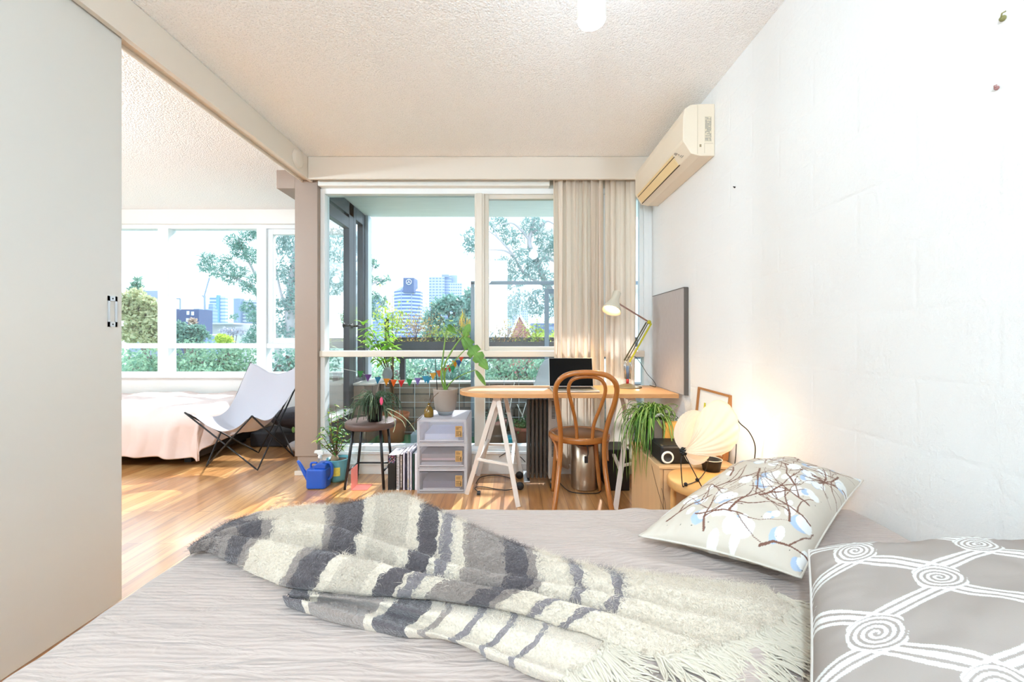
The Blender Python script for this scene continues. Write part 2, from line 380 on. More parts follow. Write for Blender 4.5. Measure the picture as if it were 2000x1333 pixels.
bl = OBJ('roller_blind', MB().box(-1.568, .31, 3.31, 3.383, 2.345, 2.395), m_whitep, bevel=.008, label='white roller blind cassette fixed above the balcony window', cat='blind')
# far room window
w2 = ROOT('window_2', (-3.2, 4.65, .68), 'wide white framed window behind the far bed', 'window', kind='structure')
mb = MB(); frame_rect(mb, -4.75, -1.757, .68, 2.385, .045, 4.60, 4.70); OBJ('window_frame', mb, m_framew, w2, bevel=.004)
OBJ('transom', MB().box(-4.705, -1.80, 4.60, 4.70, .995, 1.05), m_framew, w2, bevel=.004)
for x0, x1 in ((-3.97, -3.85), (-2.86, -2.75)): OBJ('mullion', MB().box(x0, x1, 4.592, 4.708, .725, 2.34), m_framew, w2, bevel=.004)
mb = MB(); frame_rect(mb, -2.75, -1.80, 1.05, 2.34, .06, 4.62, 4.68); OBJ('sash', mb, m_framew, w2, bevel=.004)
for (a, b_, c, d) in [(-4.7, -3.97, 1.05, 2.34), (-3.85, -2.86, 1.05, 2.34), (-2.69, -1.86, 1.11, 2.28), (-4.7, -3.97, .725, .995), (-3.85, -2.86, .725, .995), (-2.75, -1.8, .725, .995)]:
    OBJ('glass_pane', MB().add([(a, 4.65, c), (b_, 4.65, c), (b_, 4.65, d), (a, 4.65, d)], [(0, 1, 2, 3)]), m_glass, w2)
OBJ('sill_board', MB().box(-4.75, -1.757, 4.56, 4.62, .665, .69), m_framew, w2, bevel=.004)
# sliding panel with flush pull
d1 = ROOT('door_1', (-1.665, .3, 0), 'white sliding door panel with steel flush pull at left', 'door', kind='structure')
OBJ('door_panel', MB().box(-1.682, -1.645, -1.3, 1.73, .012, 2.39), m_panel, d1, bevel=.003)
mb = MB(); y0, y1, z0, z1 = 1.668, 1.707, 1.163, 1.289
mb.box(-1.647, -1.642, y0, y1, z0, z0 + .02); mb.box(-1.647, -1.642, y0, y1, z1 - .02, z1); mb.box(-1.647, -1.642, y0, y0 + .008, z0, z1); mb.box(-1.647, -1.642, y1 - .009, y1, z0, z1)
mb.mat(1); mb.box(-1.6462, -1.6455, y0 + .008, y1 - .009, z0 + .02, z1 - .02)
mb.mat(2)
for zz in (z0 + .01, z1 - .01): mb.lathe([(.0001, 0), (.003, 0), (.003, .001), (.0001, .001)], (-1.6415, (y0 + y1) / 2, zz), 12, Matrix.Rotation(R(-90), 4, 'Y'))
OBJ('flush_pull', mb, [M('satin_nickel', '#c9ccd0', .35, .8), M('brushed_recess', '#83807e', .4, .7), m_black], d1, label='brushed steel flush pull')
# balcony shell
struct('balcony_floor', MB().box(-1.75, 2.6, 3.50, 4.9, -.14, -.02), m_conc)
struct('balcony_soffit', MB().box(-1.8, 2.9, 3.46, 4.70, 2.5, 2.75), m_conc)
mb = MB(); mb.box(-1.75, 2.6, 4.75, 4.87, -.02, .58); pw = struct('balcony_parapet', mb, m_brick)
OBJ('coping', MB().box(-1.2, 2.6, 4.72, 4.90, .58, .605), M('pale_coping', '#dfe0e0', .7), pw, bevel=.004)
# glazed side wall of the balcony: dark door leaf + fixed light
d2 = ROOT('door_2', (-1.66, 3.87, 0), 'dark framed glazed door at the left side of the balcony', 'door', kind='structure')
mb = MB(); X0, X1 = -1.70, -1.64
for (a, b_, c, d) in [(3.52, 3.60, 0, 2.49), (4.14, 4.26, 0, 2.49), (3.60, 4.14, 2.22, 2.33), (3.52, 4.26, 2.36, 2.49)]: mb.box(X0, X1, a, b_, c, d)
mb.box(X0, X1, 3.60, 4.14, .02, .36); OBJ('door_frame', mb, m_dark, d2, bevel=.004)
OBJ('door_sill', MB().box(X0, -1.60, 3.60, 4.14, .36, .40), m_whitep, d2, bevel=.004)
OBJ('glass_pane', MB().add([(-1.67, 3.6, .4), (-1.67, 4.14, .4), (-1.67, 4.14, 2.22), (-1.67, 3.6, 2.22)], [(0, 1, 2, 3)]), glassmat('door_glass', (.86, .93, .92), .12), d2)
mb = MB()
for yy in (4.0, 4.21):
    mb.tube([(-1.64, yy, 1.235), (-1.585, yy, 1.235)], .011, 10); mb.tube([(-1.585, yy, 1.235), (-1.585, yy + .09, 1.235)], .010, 10); mb.lathe([(.0001, 0), (.026, 0), (.026, .008), (.0001, .008)], (-1.64, yy, 1.235), 16, Matrix.Rotation(R(90), 4, 'Y'))
OBJ('handle', mb, m_black, d2)
w3 = ROOT('window_3', (-1.66, 4.5, .62), 'narrow dark framed fixed light beside the balcony door', 'window', kind='structure')
mb = MB(); mb.box(X0, X1, 4.26, 4.32, .62, 2.49); mb.box(X0, X1, 4.52, 4.60, .62, 2.49); mb.box(X0, X1, 4.32, 4.52, .62, .68); mb.box(X0, X1, 4.32, 4.52, 2.36, 2.49)
OBJ('window_frame', mb, m_dark, w3, bevel=.004)
OBJ('glass_pane', MB().add([(-1.67, 4.32, .68), (-1.67, 4.52, .68), (-1.67, 4.52, 2.36), (-1.67, 4.32, 2.36)], [(0, 1, 2, 3)]), glassmat('side_glass', (.86, .93, .92), .12), w3)
mb = MB(); mb.box(-1.73, -1.61, 4.60, 4.72, -.02, 2.49); struct('wall_corner', mb, M('pale_blue_grey_post', '#b9c4d2', .5))
mb = MB(); mb.prism([(4.26, -.02), (4.75, -.02), (4.75, .60), (4.26, .62)], 0, .22, Matrix(((0, 0, 1, -1.75), (1, 0, 0, 0), (0, 1, 0, 0), (0, 0, 0, 1))))
pr = struct('balcony_side_wall', mb, brickmat('side_blockwork', '#a08d7e', '#8a7a6c', '#6d655f', .39, .16, (1, 2)))
OBJ('coping', MB().box(-1.76, -1.42, 4.24, 4.75, .62, .64), M('slatted_coping', '#d9d3cc', .6), pr, bevel=.003)
struct('turf_mat', MB().box(-1.55, 2.4, 3.55, 4.73, -.02, -.005), M('green_turf', '#5fae7c', 1, vary=(160, .4), bump=(300, 1, .01)))
# unseen-from-here ground
struct('ground', MB().box(-1500, 1500, 6, 1500, -9.2, -9), M('hazy_ground', '#93a79a', 1, vary=(.05, .3)))

# ================================================================ ceiling lamps
def spot(x, y, label, power):
    r = ROOT('ceiling_lamp', (x, y, CZ), label, 'lamp', 'white cylinder lamps on the ceiling')
    OBJ('lamp_housing', MB().lathe([(.001, 2.548), (.06, 2.548), (.06, 2.53), (.052, 2.53), (.052, 2.27), (.048, 2.262), (.046, 2.27), (.046, 2.45), (.001, 2.45)], (x, y, 0), 36), m_whitep, r)
    OBJ('bulb', MB().lathe([(.001, 2.252), (.022, 2.255), (.036, 2.264), (.043, 2.28), (.03, 2.33), (.001, 2.34)], (x, y, 0), 28), M('lit_bulb', '#fff6e0', .5, emit=('#fff0d8', 6)), r)
    L = bpy.data.objects.new('lamp_light', bpy.data.lights.new('lamp_light', 'AREA')); L.data.shape = 'DISK'; L.data.size = .09; L.data.energy = power * .15
    L.data.color = (.68, .86, 1); L.location = (0, 0, 2.245 - CZ); L.parent = r; COL.objects.link(L)
    L2 = bpy.data.objects.new('lamp_light', bpy.data.lights.new('lamp_light', 'POINT')); L2.data.shadow_soft_size = .06; L2.data.energy = power * 1.3
    L2.data.color = (.68, .86, 1); L2.location = (0, 0, 2.20 - CZ); L2.parent = r; COL.objects.link(L2)
    return r
LAMP_W = 18
spot(.289, 1.48, 'white cylinder ceiling lamp with glowing bulb above the bed', LAMP_W * .14)
spot(-.45, -.95, 'unseen fill lamp added near the back of the room', LAMP_W * 2.5)  # added behind the camera to brighten the room
spot(-3.3, 1.6, 'unseen fill lamp added in the adjoining room', LAMP_W * 3.2)  # added out of view to brighten the adjoining room
# round blank cover on the beam
OBJ('wall_disc', MB().lathe([(.0001, .024), (.05, .024), (.06, .02), (.062, .006), (.067, .004), (.067, 0), (.0001, 0)], (-1.609, 3.07, 2.456), 40, Matrix.Rotation(R(90), 4, 'Y')), m_beam, label='round cream cover disc on the beam near the window corner', cat='disc')
# small hooks left in the right wall
def hook(px, py, lab, s, mat):
    Y = 1.16 * 800 / (px - 999); p = P(px, py, Y); p.x = XR
    mb = MB(); mb.tube([p, p + Vector((-.008, 0, 0)), p + Vector((-.012, -.2 * s, .25 * s)), p + Vector((-.008, -.35 * s, .3 * s))], .0016, 6); mb.sphere(p + Vector((-.003, 0, 0)), .0035 + s * .1, 8, 6)
    OBJ('wall_hook', mb, mat, label=lab, cat='hook', group='small hooks and nails in the right wall')
m_olive = M('olive_putty', '#8c8858', .8)
hook(1961, 36, 'olive wall plug at the top right corner of the white wall', .03, m_olive)
hook(1949, 172, 'tiny bent nail high on the right wall below the olive plug', .014, M('rusty_nail', '#a87a78', .7))
hook(1436, 366, 'tiny dark nail in the wall beside the air conditioner', .01, m_black)

# ================================================================ air conditioner
ac = ROOT('air_conditioner', (XR, 2.8, 2.155), 'cream wall mounted air conditioner at the ceiling corner', 'air conditioner')
m_ac = M('aged_cream_plastic', '#e9dcc8', .4); m_ac2 = M('yellowed_louver', '#ecd2a0', .45)
prof = [(0, 2.155), (-.085, 2.155), (-.135, 2.168), (-.178, 2.235), (-.182, 2.25), (-.180, 2.38), (-.170, 2.425), (-.135, 2.448), (-.05, 2.452), (0, 2.452)]
TY = lambda y: Matrix(((1, 0, 0, XR - .001), (0, 0, 1, y), (0, 1, 0, 0), (0, 0, 0, 1)))
OBJ('body', MB().prism(prof, 0, .90, TY(2.335)), m_ac, ac, bevel=.004)
mb = MB(); mb.prism([(x * 1.006, z) for x, z in prof][::1], 0, .006, TY(3.226)); OBJ('end_cap', mb, m_ac, ac)
# louver blades on the sloping underside
a = Vector((XR - .1365, 0, 2.1655)); b_ = Vector((XR - .1795, 0, 2.2330)); dd = b_ - a; nrm = Vector((-dd.z, 0, dd.x)).normalized() * -1
nrm = Vector((-.84, 0, -.54))
def strip(mb, t0, t1, y0, y1, o0, o1):
    p = a + dd * t0; q = a + dd * t1
    vs = [Vector((v.x, y, v.z)) + nrm * o for o in (o0, o1) for v in (p, q) for y in (y0, y1)]
    mb.add(vs, [(0, 1, 3, 2), (4, 6, 7, 5), (0, 4, 5, 1), (2, 3, 7, 6), (0, 2, 6, 4), (1, 5, 7, 3)])
mb = MB(); strip(mb, .06, .72, 2.50, 3.20, -.001, .0035); OBJ('louver', mb, m_ac2, ac, bevel=.001)
mb = MB(); strip(mb, .79, .97, 2.50, 3.20, -.001, .0035); OBJ('louver', mb, m_ac2, ac, bevel=.001)
mb = MB(); strip(mb, -.02, .05, 2.49, 3.21, -.001, .0008); strip(mb, .735, .775, 2.49, 3.21, -.001, .0008); OBJ('air_slot', mb, M('dark_slot', '#4a3d2a', .8), ac)
m_print = M('grey_print', '#8e8a86', .7)
mb = MB()
for i, (t, y, l) in enumerate([(.30, 2.42, .03), (.42, 2.43, .022), (.56, 2.44, .008), (.62, 2.44, .008), (.74, 2.46, .03), (.82, 2.465, .025), (.9, 2.47, .02)]): strip(mb, t, t + .04, y - l / 2, y + l / 2, 0, .0006)
OBJ('printed_marks', mb, m_print, ac)
mb = MB(); mb.box(XR - .058, XR - .02, 2.3335, 2.336, 2.235, 2.38); 
random.seed(3); mb.mat(1)
for r_ in range(22):
    z = 2.242 + r_ * .006; x = XR - .056
    while x < XR - .025:
        l = random.uniform(.002, .009)
        if random.random() < .75: mb.box(x, min(x + l, XR - .022), 2.333, 2.3336, z, z + .0035)
        x += l + .0015
mb.mat(2); mb.box(XR - .088, XR - .078, 2.333, 2.336, 2.205, 2.22)
OBJ('rating_label', mb, [M('label_cream', '#d8ccb4', .5), m_print, M('small_square', '#9c8d70', .5)], ac, label='grey printed rating label')
mb = MB(); mb.box(XR - .1, XR - .0985, 2.3335, 2.335, 2.165, 2.445); mb.box(XR - .06, XR - .0585, 2.3335, 2.335, 2.17, 2.225); mb.box(XR - .06, XR - .01, 2.3335, 2.335, 2.225, 2.2265); OBJ('seam', mb, M('seam_shadow_plastic', '#c9bca4', .6), ac)

# ================================================================ curtain
def curtain_fn(x0, x1, z0, z1, n, amp, yb, seed, gather=.0):
    rr = random.Random(seed); ph = [rr.uniform(0, 6.28) for _ in range(6)]
    def f(u, v):
        x = x0 + (x1 - x0) * u; z = z1 + (z0 - z1) * v
        q = u * n * 2 * math.pi
        y = yb + amp * (.6 * math.sin(q + .8 * math.sin(u * 9 + ph[0]) + v * .7 * math.sin(u * 13 + ph[1])) + .4 * math.sin(q * 1.9 + ph[2] + v * 1.2)) * (.55 + .45 * min(1, v * 2.5))
        xx = x + .012 * math.sin(q * .5 + ph[3] + v * 3) * v + .010 * math.sin(q * 2 + 1.6)
        return Vector((xx, y, z))
    return f
m_curt = clothmat('linen_curtain', '#ecdfd0', .30, (400, .4, .001))
c1 = OBJ('curtain', MB().grid(curtain_fn(.335, .745, .06, 2.455, 6.2, .042, 3.308, 5), 260, 40), m_curt, label='beige linen curtain hanging at the window behind the desk lamp', cat='curtain', group='linen curtains behind the desk')
OBJ('curtain', MB().grid(curtain_fn(.750, 1.0, .06, 2.455, 3.1, .030, 3.312, 9), 160, 40), m_curt, label='narrower flat linen curtain at the wall end of the window', cat='curtain', group='linen curtains behind the desk')
OBJ('curtain_track', MB().box(-.2, 1.12, 3.300, 3.325, 2.46, 2.485), m_whitep, label='white curtain track hidden behind the cream pelmet', cat='track')

# ================================================================ pinboard
mb = MB(); mb.box(1.133, 1.158, 2.69, 3.29, .738, 1.446)
pb = ROOT('pinboard', (1.146, 2.99, .738), 'grey felt pinboard leaning on the wall at the desk end', 'board')
OBJ('felt_panel', mb, M('grey_felt', '#b6b0ae', .95, vary=(90, .18, (1, 3, .25)), bump=(350, .6, .002)), pb, bevel=.002)
mb = MB(); mb.box(1.1315, 1.1595, 2.682, 2.69, .738, 1.446); mb.box(1.1315, 1.1595, 2.69, 3.29, 1.446, 1.450); OBJ('edge_trim', mb, M('dark_edge', '#5d5752', .7), pb)

# ================================================================ desk
m_desk = M('birch_desktop', '#d8a877', .45, vary=(5, .10, (1.2, 14, 14)))
m_deskedge = M('birch_edge', '#cf9a66', .5, vary=(6, .12, (2, 2, 20)))
dk = ROOT('desk', (.4, 3.08, 0), 'light wooden desk with a rounded left end on white trestles', 'desk')
poly = [(1.135, 2.775), (1.135, 3.268)]
for k in range(25):
    an = R(90 + 180 * k / 24); poly.append((-.085 + .295 * math.cos(an), 3.0215 + .2465 * math.sin(an)))
mb = MB(); mb.prism(poly, .706, .735)
mb.m = [0, 0] + [1] * (len(mb.f) - 2)
OBJ('desktop', mb, [m_desk, m_deskedge], dk, bevel=.002)
m_tres = M('white_enamel', '#e6ddd5', .4)
def trestle(A0, A1, FL, FR, RL, RR, zb=.20):
    t = MB(); A0 = Vector(A0); A1 = Vector(A1); t.bar(A0 + Vector((0, 0, .0)), A1, .05, .025)
    top = OBJ('trestle', t, m_tres, dk, bevel=.002)
    legs = []
    for A, F, s in ((A0, FL, -1), (A0, FR, 1), (A1, RL, -1), (A1, RR, 1)):
        F = Vector(F); a_ = A + Vector((.012 * s, 0, -.012)); OBJ('leg', MB().bar(a_, F, .032, .016, up=(0, 1, 0)), m_tres, top, bevel=.002); legs.append((a_, F))
    def at(l, z): a_, F = l; k = (a_.z - z) / (a_.z - F.z); return a_.lerp(F, k)
    mb = MB(); mb.bar(at(legs[0], .26), at(legs[1], .26), .016, .016); mb.bar(at(legs[2], .26), at(legs[3], .26), .016, .016)
    mb.bar(at(legs[1], .23), at(legs[3], .30), .022, .014); mb.bar(at(legs[0], .23), at(legs[2], .30), .022, .014)
    OBJ('crossbar', mb, m_tres, top, bevel=.001)
trestle((-.103, 2.84, .69), (-.066, 3.24, .69), (-.32, 2.92, 0), (.045, 2.70, 0), (-.27, 3.31, 0), (.085, 3.27, 0))
trestle((.842, 2.86, .69), (.852, 3.24, .69), (.675, 2.66, 0), (1.0, 2.86, 0), (.70, 3.26, 0), (1.03, 3.27, 0))

# ================================================================ laptop
m_alu = M('silver_aluminium', '#c9c8c6', .35, .85)
lp = ROOT('laptop', (.45, 2.95, .735), 'open silver laptop with a black screen on the desk', 'laptop')
OBJ('base', MB().box(.288, .612, 2.83, 3.06, .735, .749), m_alu, lp, bevel=.004)
mb = MB(); mb.box(.312, .588, 2.935, 3.045, .749, .7500)
for i in range(5):
    for j in range(13):
        x = .315 + j * .0210; y = 2.938 + i * .0212; mb.mat(1); mb.box(x, x + .018, y, y + .0178, .7500, .7515)
OBJ('keyboard', mb, [M('key_well', '#2a2a2c', .6), m_black], lp)
OBJ('trackpad', MB().box(.398, .502, 2.842, 2.922, .749, .7494), M('trackpad_grey', '#b4b3b1', .3, .6), lp)
T = Matrix.Translation((0, 3.062, .750)) @ Matrix.Rotation(R(-14), 4, 'X')
OBJ('screen_lid', MB().box(.283, .612, -.003, .005, 0, .218, T), m_alu, lp, bevel=.002)
OBJ('display', MB().box(.286, .609, -.0042, -.0028, .004, .215, T), M('black_display', '#040405', .5, spec=.08), lp)

# ================================================================ anglepoise desk lamp
lx, ly = .89, 3.14
dl = ROOT('desk_lamp', (lx, ly, .735), 'lit adjustable desk lamp with multicoloured arms and round base', 'lamp')
m_grey = M('stone_grey_enamel', '#7c7258', .4); m_lshade = M('pale_grey_shade', '#cfc8b8', .35); m_chrome = M('chrome', '#c8ccd2', .15, 1)
m_yel = M('lime_yellow_arm', '#b9b41f', .4); m_red = M('red_collar', '#b62c2c', .4); m_bl = M('slate_blue_post', '#6d84a6', .4); m_bronze = M('dusky_pink_arm', '#8d6a5f', .4)
OBJ('lamp_base', MB().lathe([(.0001, .735), (.105, .735), (.106, .741), (.10, .745), (.06, .752), (.02, .764), (.0001, .765)], (lx, ly, 0), 44), m_grey, dl)
mb = MB(); mb.tube([(lx, ly, .76), (lx, ly, .80)], .011, 14); mb.mat(1); mb.tube([(lx, ly, .80), (lx, ly, .90)], .012, 14)
OBJ('post', mb, [m_red, m_bl], dl)
pv = Vector((lx - .01, ly, .93)); el = Vector((1.055, ly, 1.235)); hd = Vector((.818, ly - .02, 1.375))
mb = MB()
for s in (-1, 1):
    mb.tube([(lx - .016, ly + s * .013, .80), (lx - .022, ly + s * .017, .90), (lx - .008, ly + s * .013, .945)], .004, 8); mb.tube([(lx + .016, ly + s * .013, .80), (lx + .026, ly + s * .017, .90), (lx + .02, ly + s * .013, .945)], .0035, 8)
OBJ('spring', mb, m_chrome, dl)
mb = MB(); mb.bar(pv + Vector((.02, -.014, 0)), el + Vector((.012, -.014, -.01)), .012, .007, up=(0, 1, 0)); mb.sphere(el, .016, 12, 8); OBJ('lower_arm', mb, m_yel, dl, label='lime yellow lower arm')
mb = MB(); mb.bar(pv + Vector((-.012, .014, .01)), el + Vector((-.016, .014, 0)), .009, .007, up=(0, 1, 0)); mb.bar(pv + Vector((0, 0, 0)), el + Vector((-.004, 0, 0)), .006, .006); OBJ('support_rod', mb, M('olive_rod', '#4f4a2e', .4), dl)
OBJ('upper_arm', MB().bar(el, hd, .011, .008, up=(0, 1, 0)), m_bronze, dl, label='dusky pink upper arm')
tp = Vector((.802, ly - .03, 1.462)); op = Vector((.742, ly - .095, 1.315)); ax = (op - tp); Lx = ax.length
TT = ax.to_track_quat('Z', 'Y').to_matrix().to_4x4()
OBJ('lamp_shade', MB().lathe([(.0001, 0), (.026, .001), (.030, .006), (.030, .07), (.034, .08), (.055, Lx * .72), (.070, Lx * .92), (.072, Lx), (.070, Lx), (.052, Lx * .72), (.03, .09), (.0001, .085)], tp, 40, TT), m_lshade, dl)
OBJ('bulb', MB().sphere(tp + ax * .70, .030, 16, 10), M('lit_desk_bulb', '#ffe9b8', .5, emit=('#ffd48a', 30)), dl)
L = bpy.data.objects.new('desk_bulb_light', bpy.data.lights.new('desk_bulb_light', 'SPOT')); L.data.energy = 9; L.data.color = (1, .72, .38); L.data.shadow_soft_size = .03; L.data.spot_size = R(140); L.data.spot_blend = .5
L.location = tp + ax * .93 - Vector((lx, ly, .735)); L.rotation_euler = ax.to_track_quat('-Z', 'Y').to_euler(); L.parent = dl; COL.objects.link(L)
cd = smooth_path([(lx + .06, ly, .97), (lx + .10, ly, .92), (1.04, ly, .84), (1.09, ly - .01, .78), (1.098, ly - .02, .742), (1.10, ly + .12, .738)], 6)
OBJ('lamp_cord', MB().tube([el + Vector((-.16, .012, -.27))] + cd, .0022, 6), m_black, dl)

# ================================================================ bentwood chair
m_bent = M('honey_bentwood', '#a9682f', .22, vary=(4, .18, (6, 6, 1)), coat=.4)
ch = ROOT('bentwood_chair', (.47, 2.85, 0), 'brown bentwood chair with looped back at the desk', 'chair')
def pl(pts, Yf): return [P(x, y, Yf(y)) for x, y in pts]
def yout(y):   # the back leans to the camera above the seat, legs splay to the camera below it
    k = [(727, 2.50), (860, 2.66), (905, 2.65), (1012, 2.54)]
    for (a0, b0), (a1, b1) in zip(k, k[1:]):
        if y <= a1: return b0 + (b1 - b0) * (max(y, a0) - a0) / (a1 - a0)
    return k[-1][1]
outer = [(1080, 1012), (1087, 960), (1093, 905), (1095, 860), (1093, 825), (1087, 785), (1085, 762), (1092, 744), (1110, 732), (1145, 728), (1180, 732), (1199, 744), (1205, 762), (1200, 788), (1188, 825), (1181, 860), (1181, 905), (1188, 960), (1198, 1012)]
OBJ('back_frame', MB().tube(smooth_path(pl(outer, yout), 7), .0165, 12), m_bent, ch)
inner = [(1127, 868), (1125, 830), (1118, 795), (1111, 768), (1112, 751), (1122, 740), (1145, 736), (1168, 739), (1180, 750), (1182, 768), (1173, 795), (1160, 830), (1156, 868)]
OBJ('inner_loop', MB().tube(smooth_path(pl(inner, lambda y: yout(y) + .012), 7), .0115, 12), m_bent, ch)
sc = (.47, 2.85); 
OBJ('seat', MB().lathe([(.0001, .452), (.17, .452), (.188, .461), (.207, .461), (.212, .452), (.212, .43), (.205, .422), (.0001, .422)], (sc[0], sc[1], 0), 48), [m_bent], ch, label='round moulded plywood seat')
OBJ('seat_panel', MB().lathe([(.0001, .4535), (.172, .4535), (.175, .452)], (sc[0], sc[1], 0), 44), M('dark_plywood_seat', '#7a4c26', .35, vary=(8, .2)), ch)
for s, xf in ((-1, .30), (1, .645)):
    OBJ('leg', MB().tube(smooth_path([(sc[0] + s * .135, sc[1] + .12, .43), (sc[0] + s * .15, sc[1] + .135, .25), (xf, 2.93 + .05, 0)], 6), [.0175] * 6 + [.016] * 5 + [.012] * 2, 12), m_bent, ch)
0 and OBJ('leg_ring', MB().lathe([(.150 + .010 * math.cos(a_ * math.pi / 4), .24 + .007 * math.sin(a_ * math.pi / 4)) for a_ in range(9)], (sc[0], sc[1], 0), 40), m_bent, ch)
for s in (-1, 1):
    OBJ('bracket', MB().tube(smooth_path([(sc[0] + s * .19, sc[1] - .05, .425), (sc[0] + s * .17, sc[1] - .10, .39), (sc[0] + s * .165, sc[1] - .14, .30)], 5), .010, 10), m_bent, ch)
OBJ('power_plug', MB().tube(smooth_path([(.47, 2.655, .425), (.49, 2.645, .41), (.494, 2.642, .37), (.487, 2.64, .345)], 4), .0035, 8).box(.471, .492, 2.632, 2.648, .31, .35), m_black, label='black cable end with plug dangling from the chair seat', cat='cable')

# ================================================================ oil heater
ht = ROOT('oil_heater', (.22, 3.12, 0), 'dark finned oil heater with beige end panel under the desk', 'heater')
m_fin = M('dark_enamel_fin', '#4a443f', .3)
mb = MB()
for i in range(5):
    x = .128 + i * .030
    pts = [(x + dx, y) for dx, y in ((-.012, 3.04), (-.008, 3.03), (.008, 3.03), (.012, 3.04), (.012, 3.20), (.008, 3.21), (-.008, 3.21), (-.012, 3.20))]
    OBJ('fin', MB().prism(pts, .075, .66), m_fin, ht, bevel=.006)
m_hp = M('beige_heater_panel', '#a69c92', .5)
OBJ('control_panel', MB().box(.272, .345, 3.02, 3.22, .07, .67), m_hp, ht, bevel=.012)
m_slot = M('slot_dark', '#3a332d', .8)
for z0_ in (.52, .24):
    mb = MB()
    for i in range(12): mb.box(.296, .322, 3.017, 3.021, z0_ + i * .011, z0_ + .006 + i * .011)
    OBJ('vent_slots', mb, m_slot, ht)
for xa in (.09, .285): OBJ('bracket', MB().box(xa, xa + .045, 2.985, 3.25, .058, .070), m_steel, ht, bevel=.002)
for x in (.062, .31):
    for y in (3.0, 3.235): OBJ('wheel', MB().lathe([(.0001, -.012), (.026, -.012), (.029, -.006), (.029, .006), (.026, .012), (.0001, .012)], (x, y, .0292), 20, Matrix.Rotation(R(90), 4, 'X')), m_black, ht)
# waste bin
bn = ROOT('waste_bin', (.545, 3.06, 0), 'brushed steel waste bin under the desk', 'bin')
OBJ('bin_body', MB().lathe([(.0001, .004), (.098, .004), (.10, .01), (.10, .33), (.094, .333), (.094, .02), (.0001, .02)], (.545, 3.06, 0), 40), M('brushed_steel', '#b8a48e', .32, .85), bn)
OBJ('bin_rim', MB().lathe([(.101, .33), (.103, .336), (.095, .338), (.093, .332)], (.545, 3.06, 0), 40), m_black, bn)
# black box in the dark corner under the desk
OBJ('black_box', MB().box(.70, .86, 2.98, 3.22, 0, .30), M('black_case', '#1b1a1c', .4), bevel=.006, label='black box standing in the shade under the right trestle', cat='box')
# cords on the floor
def cord(pts, lab, r=.0032, z=True):
    OBJ('extension_cord', MB().tube(smooth_path(pts, 8), r, 7), m_black, label=lab, cat='cord', group='black cords on the floor')
cord([(-.27, 3.12, .006), (-.24, 3.25, .01), (-.12, 3.30, .006), (.0, 3.22, .006), (.05, 3.08, .006), (-.04, 2.98, .006), (-.22, 3.05, .006), (-.27, 3.02, .006), (-.235, 2.94, .007)], 'black cord looping on the floor beside the left trestle')
OBJ('plug', MB().box(-.245, -.222, 2.895, 2.945, .001, .018), m_black, label='black plug lying loose on the floor by the drawers', cat='plug', bevel=.003)
cord([(-.10, 3.31, .15), (-.02, 3.32, .19), (.06, 3.31, .16), (.11, 3.28, .12)], 'black cord rising along the wall to the heater')
cord([(.36, 3.18, .006), (.40, 3.0, .006), (.46, 2.93, .006), (.62, 2.93, .006), (.67, 3.05, .006)], 'black cord curving around the steel bin')

# ================================================================ clear drawer unit with papers
def plastic(name, col, tr):
    m = bpy.data.materials.new(name); m.use_nodes = True; t = m.node_tree; b = t.nodes['Principled BSDF']
    b.inputs['Base Color'].default_value = lin(col); b.inputs['Roughness'].default_value = .25
    x = t.nodes.new('ShaderNodeBsdfTransparent'); y = t.nodes.new('ShaderNodeBsdfTranslucent'); y.inputs[0].default_value = lin(col)
    m1 = t.nodes.new('ShaderNodeMixShader'); m1.inputs[0].default_value = .4; t.links.new(b.outputs[0], m1.inputs[1]); t.links.new(y.outputs[0], m1.inputs[2])
    m2 = t.nodes.new('ShaderNodeMixShader'); m2.inputs[0].default_value = tr; t.links.new(m1.outputs[0], m2.inputs[1]); t.links.new(x.outputs[0], m2.inputs[2])
    t.links.new(m2.outputs[0], t.nodes['Material Output'].inputs[0]); return m
m_pp = plastic('milky_plastic', '#e9e8ec', .18); m_ppc = plastic('clear_plastic', '#e3e2ea', .80)
m_kraft = M('kraft_label', '#c19a63', .8); m_ink = M('dark_ink', '#4d3a28', .8)
X0, X1, Y0, Y1 = -.676, -.322, 2.93, 3.315
du = ROOT('drawer_unit', ((X0 + X1) / 2, (Y0 + Y1) / 2, 0), 'stack of three translucent plastic drawers below the potted monstera', 'drawers')
mb = MB(); mb.box(X0, X0 + .006, Y0, Y1, 0, .53); mb.box(X1 - .006, X1, Y0, Y1, 0, .53); mb.box(X0, X1, Y1 - .006, Y1, 0, .53); mb.box(X0, X1, Y0, Y1, .524, .53)
for k in range(3):
    z = k * .1767; mb.box(X0 + .006, X1 - .006, Y0, Y1 - .006, z, z + .012); mb.box(X0 + .006, X1 - .006, Y0, Y0 + .006, z + .160, z + .176)
    mb.box(X0 + .006, X0 + .018, Y0, Y0 + .01, z, z + .17); mb.box(X1 - .018, X1 - .006, Y0, Y0 + .01, z, z + .17)
OBJ('frame', mb, m_pp, du, bevel=.002)
m_pap = M('stacked_paper', '#cbbfc0', .9, vary=(60, .3, (.2, .2, 6))); m_pap2 = M('stacked_notebooks', '#6b5d5c', .9, vary=(40, .5, (.2, .2, 6)))
fill = [(.03, .10, m_pap2), (.10, .06, M('white_papers', '#d7d6dc', .9)), (.04, .02, m_pap)]
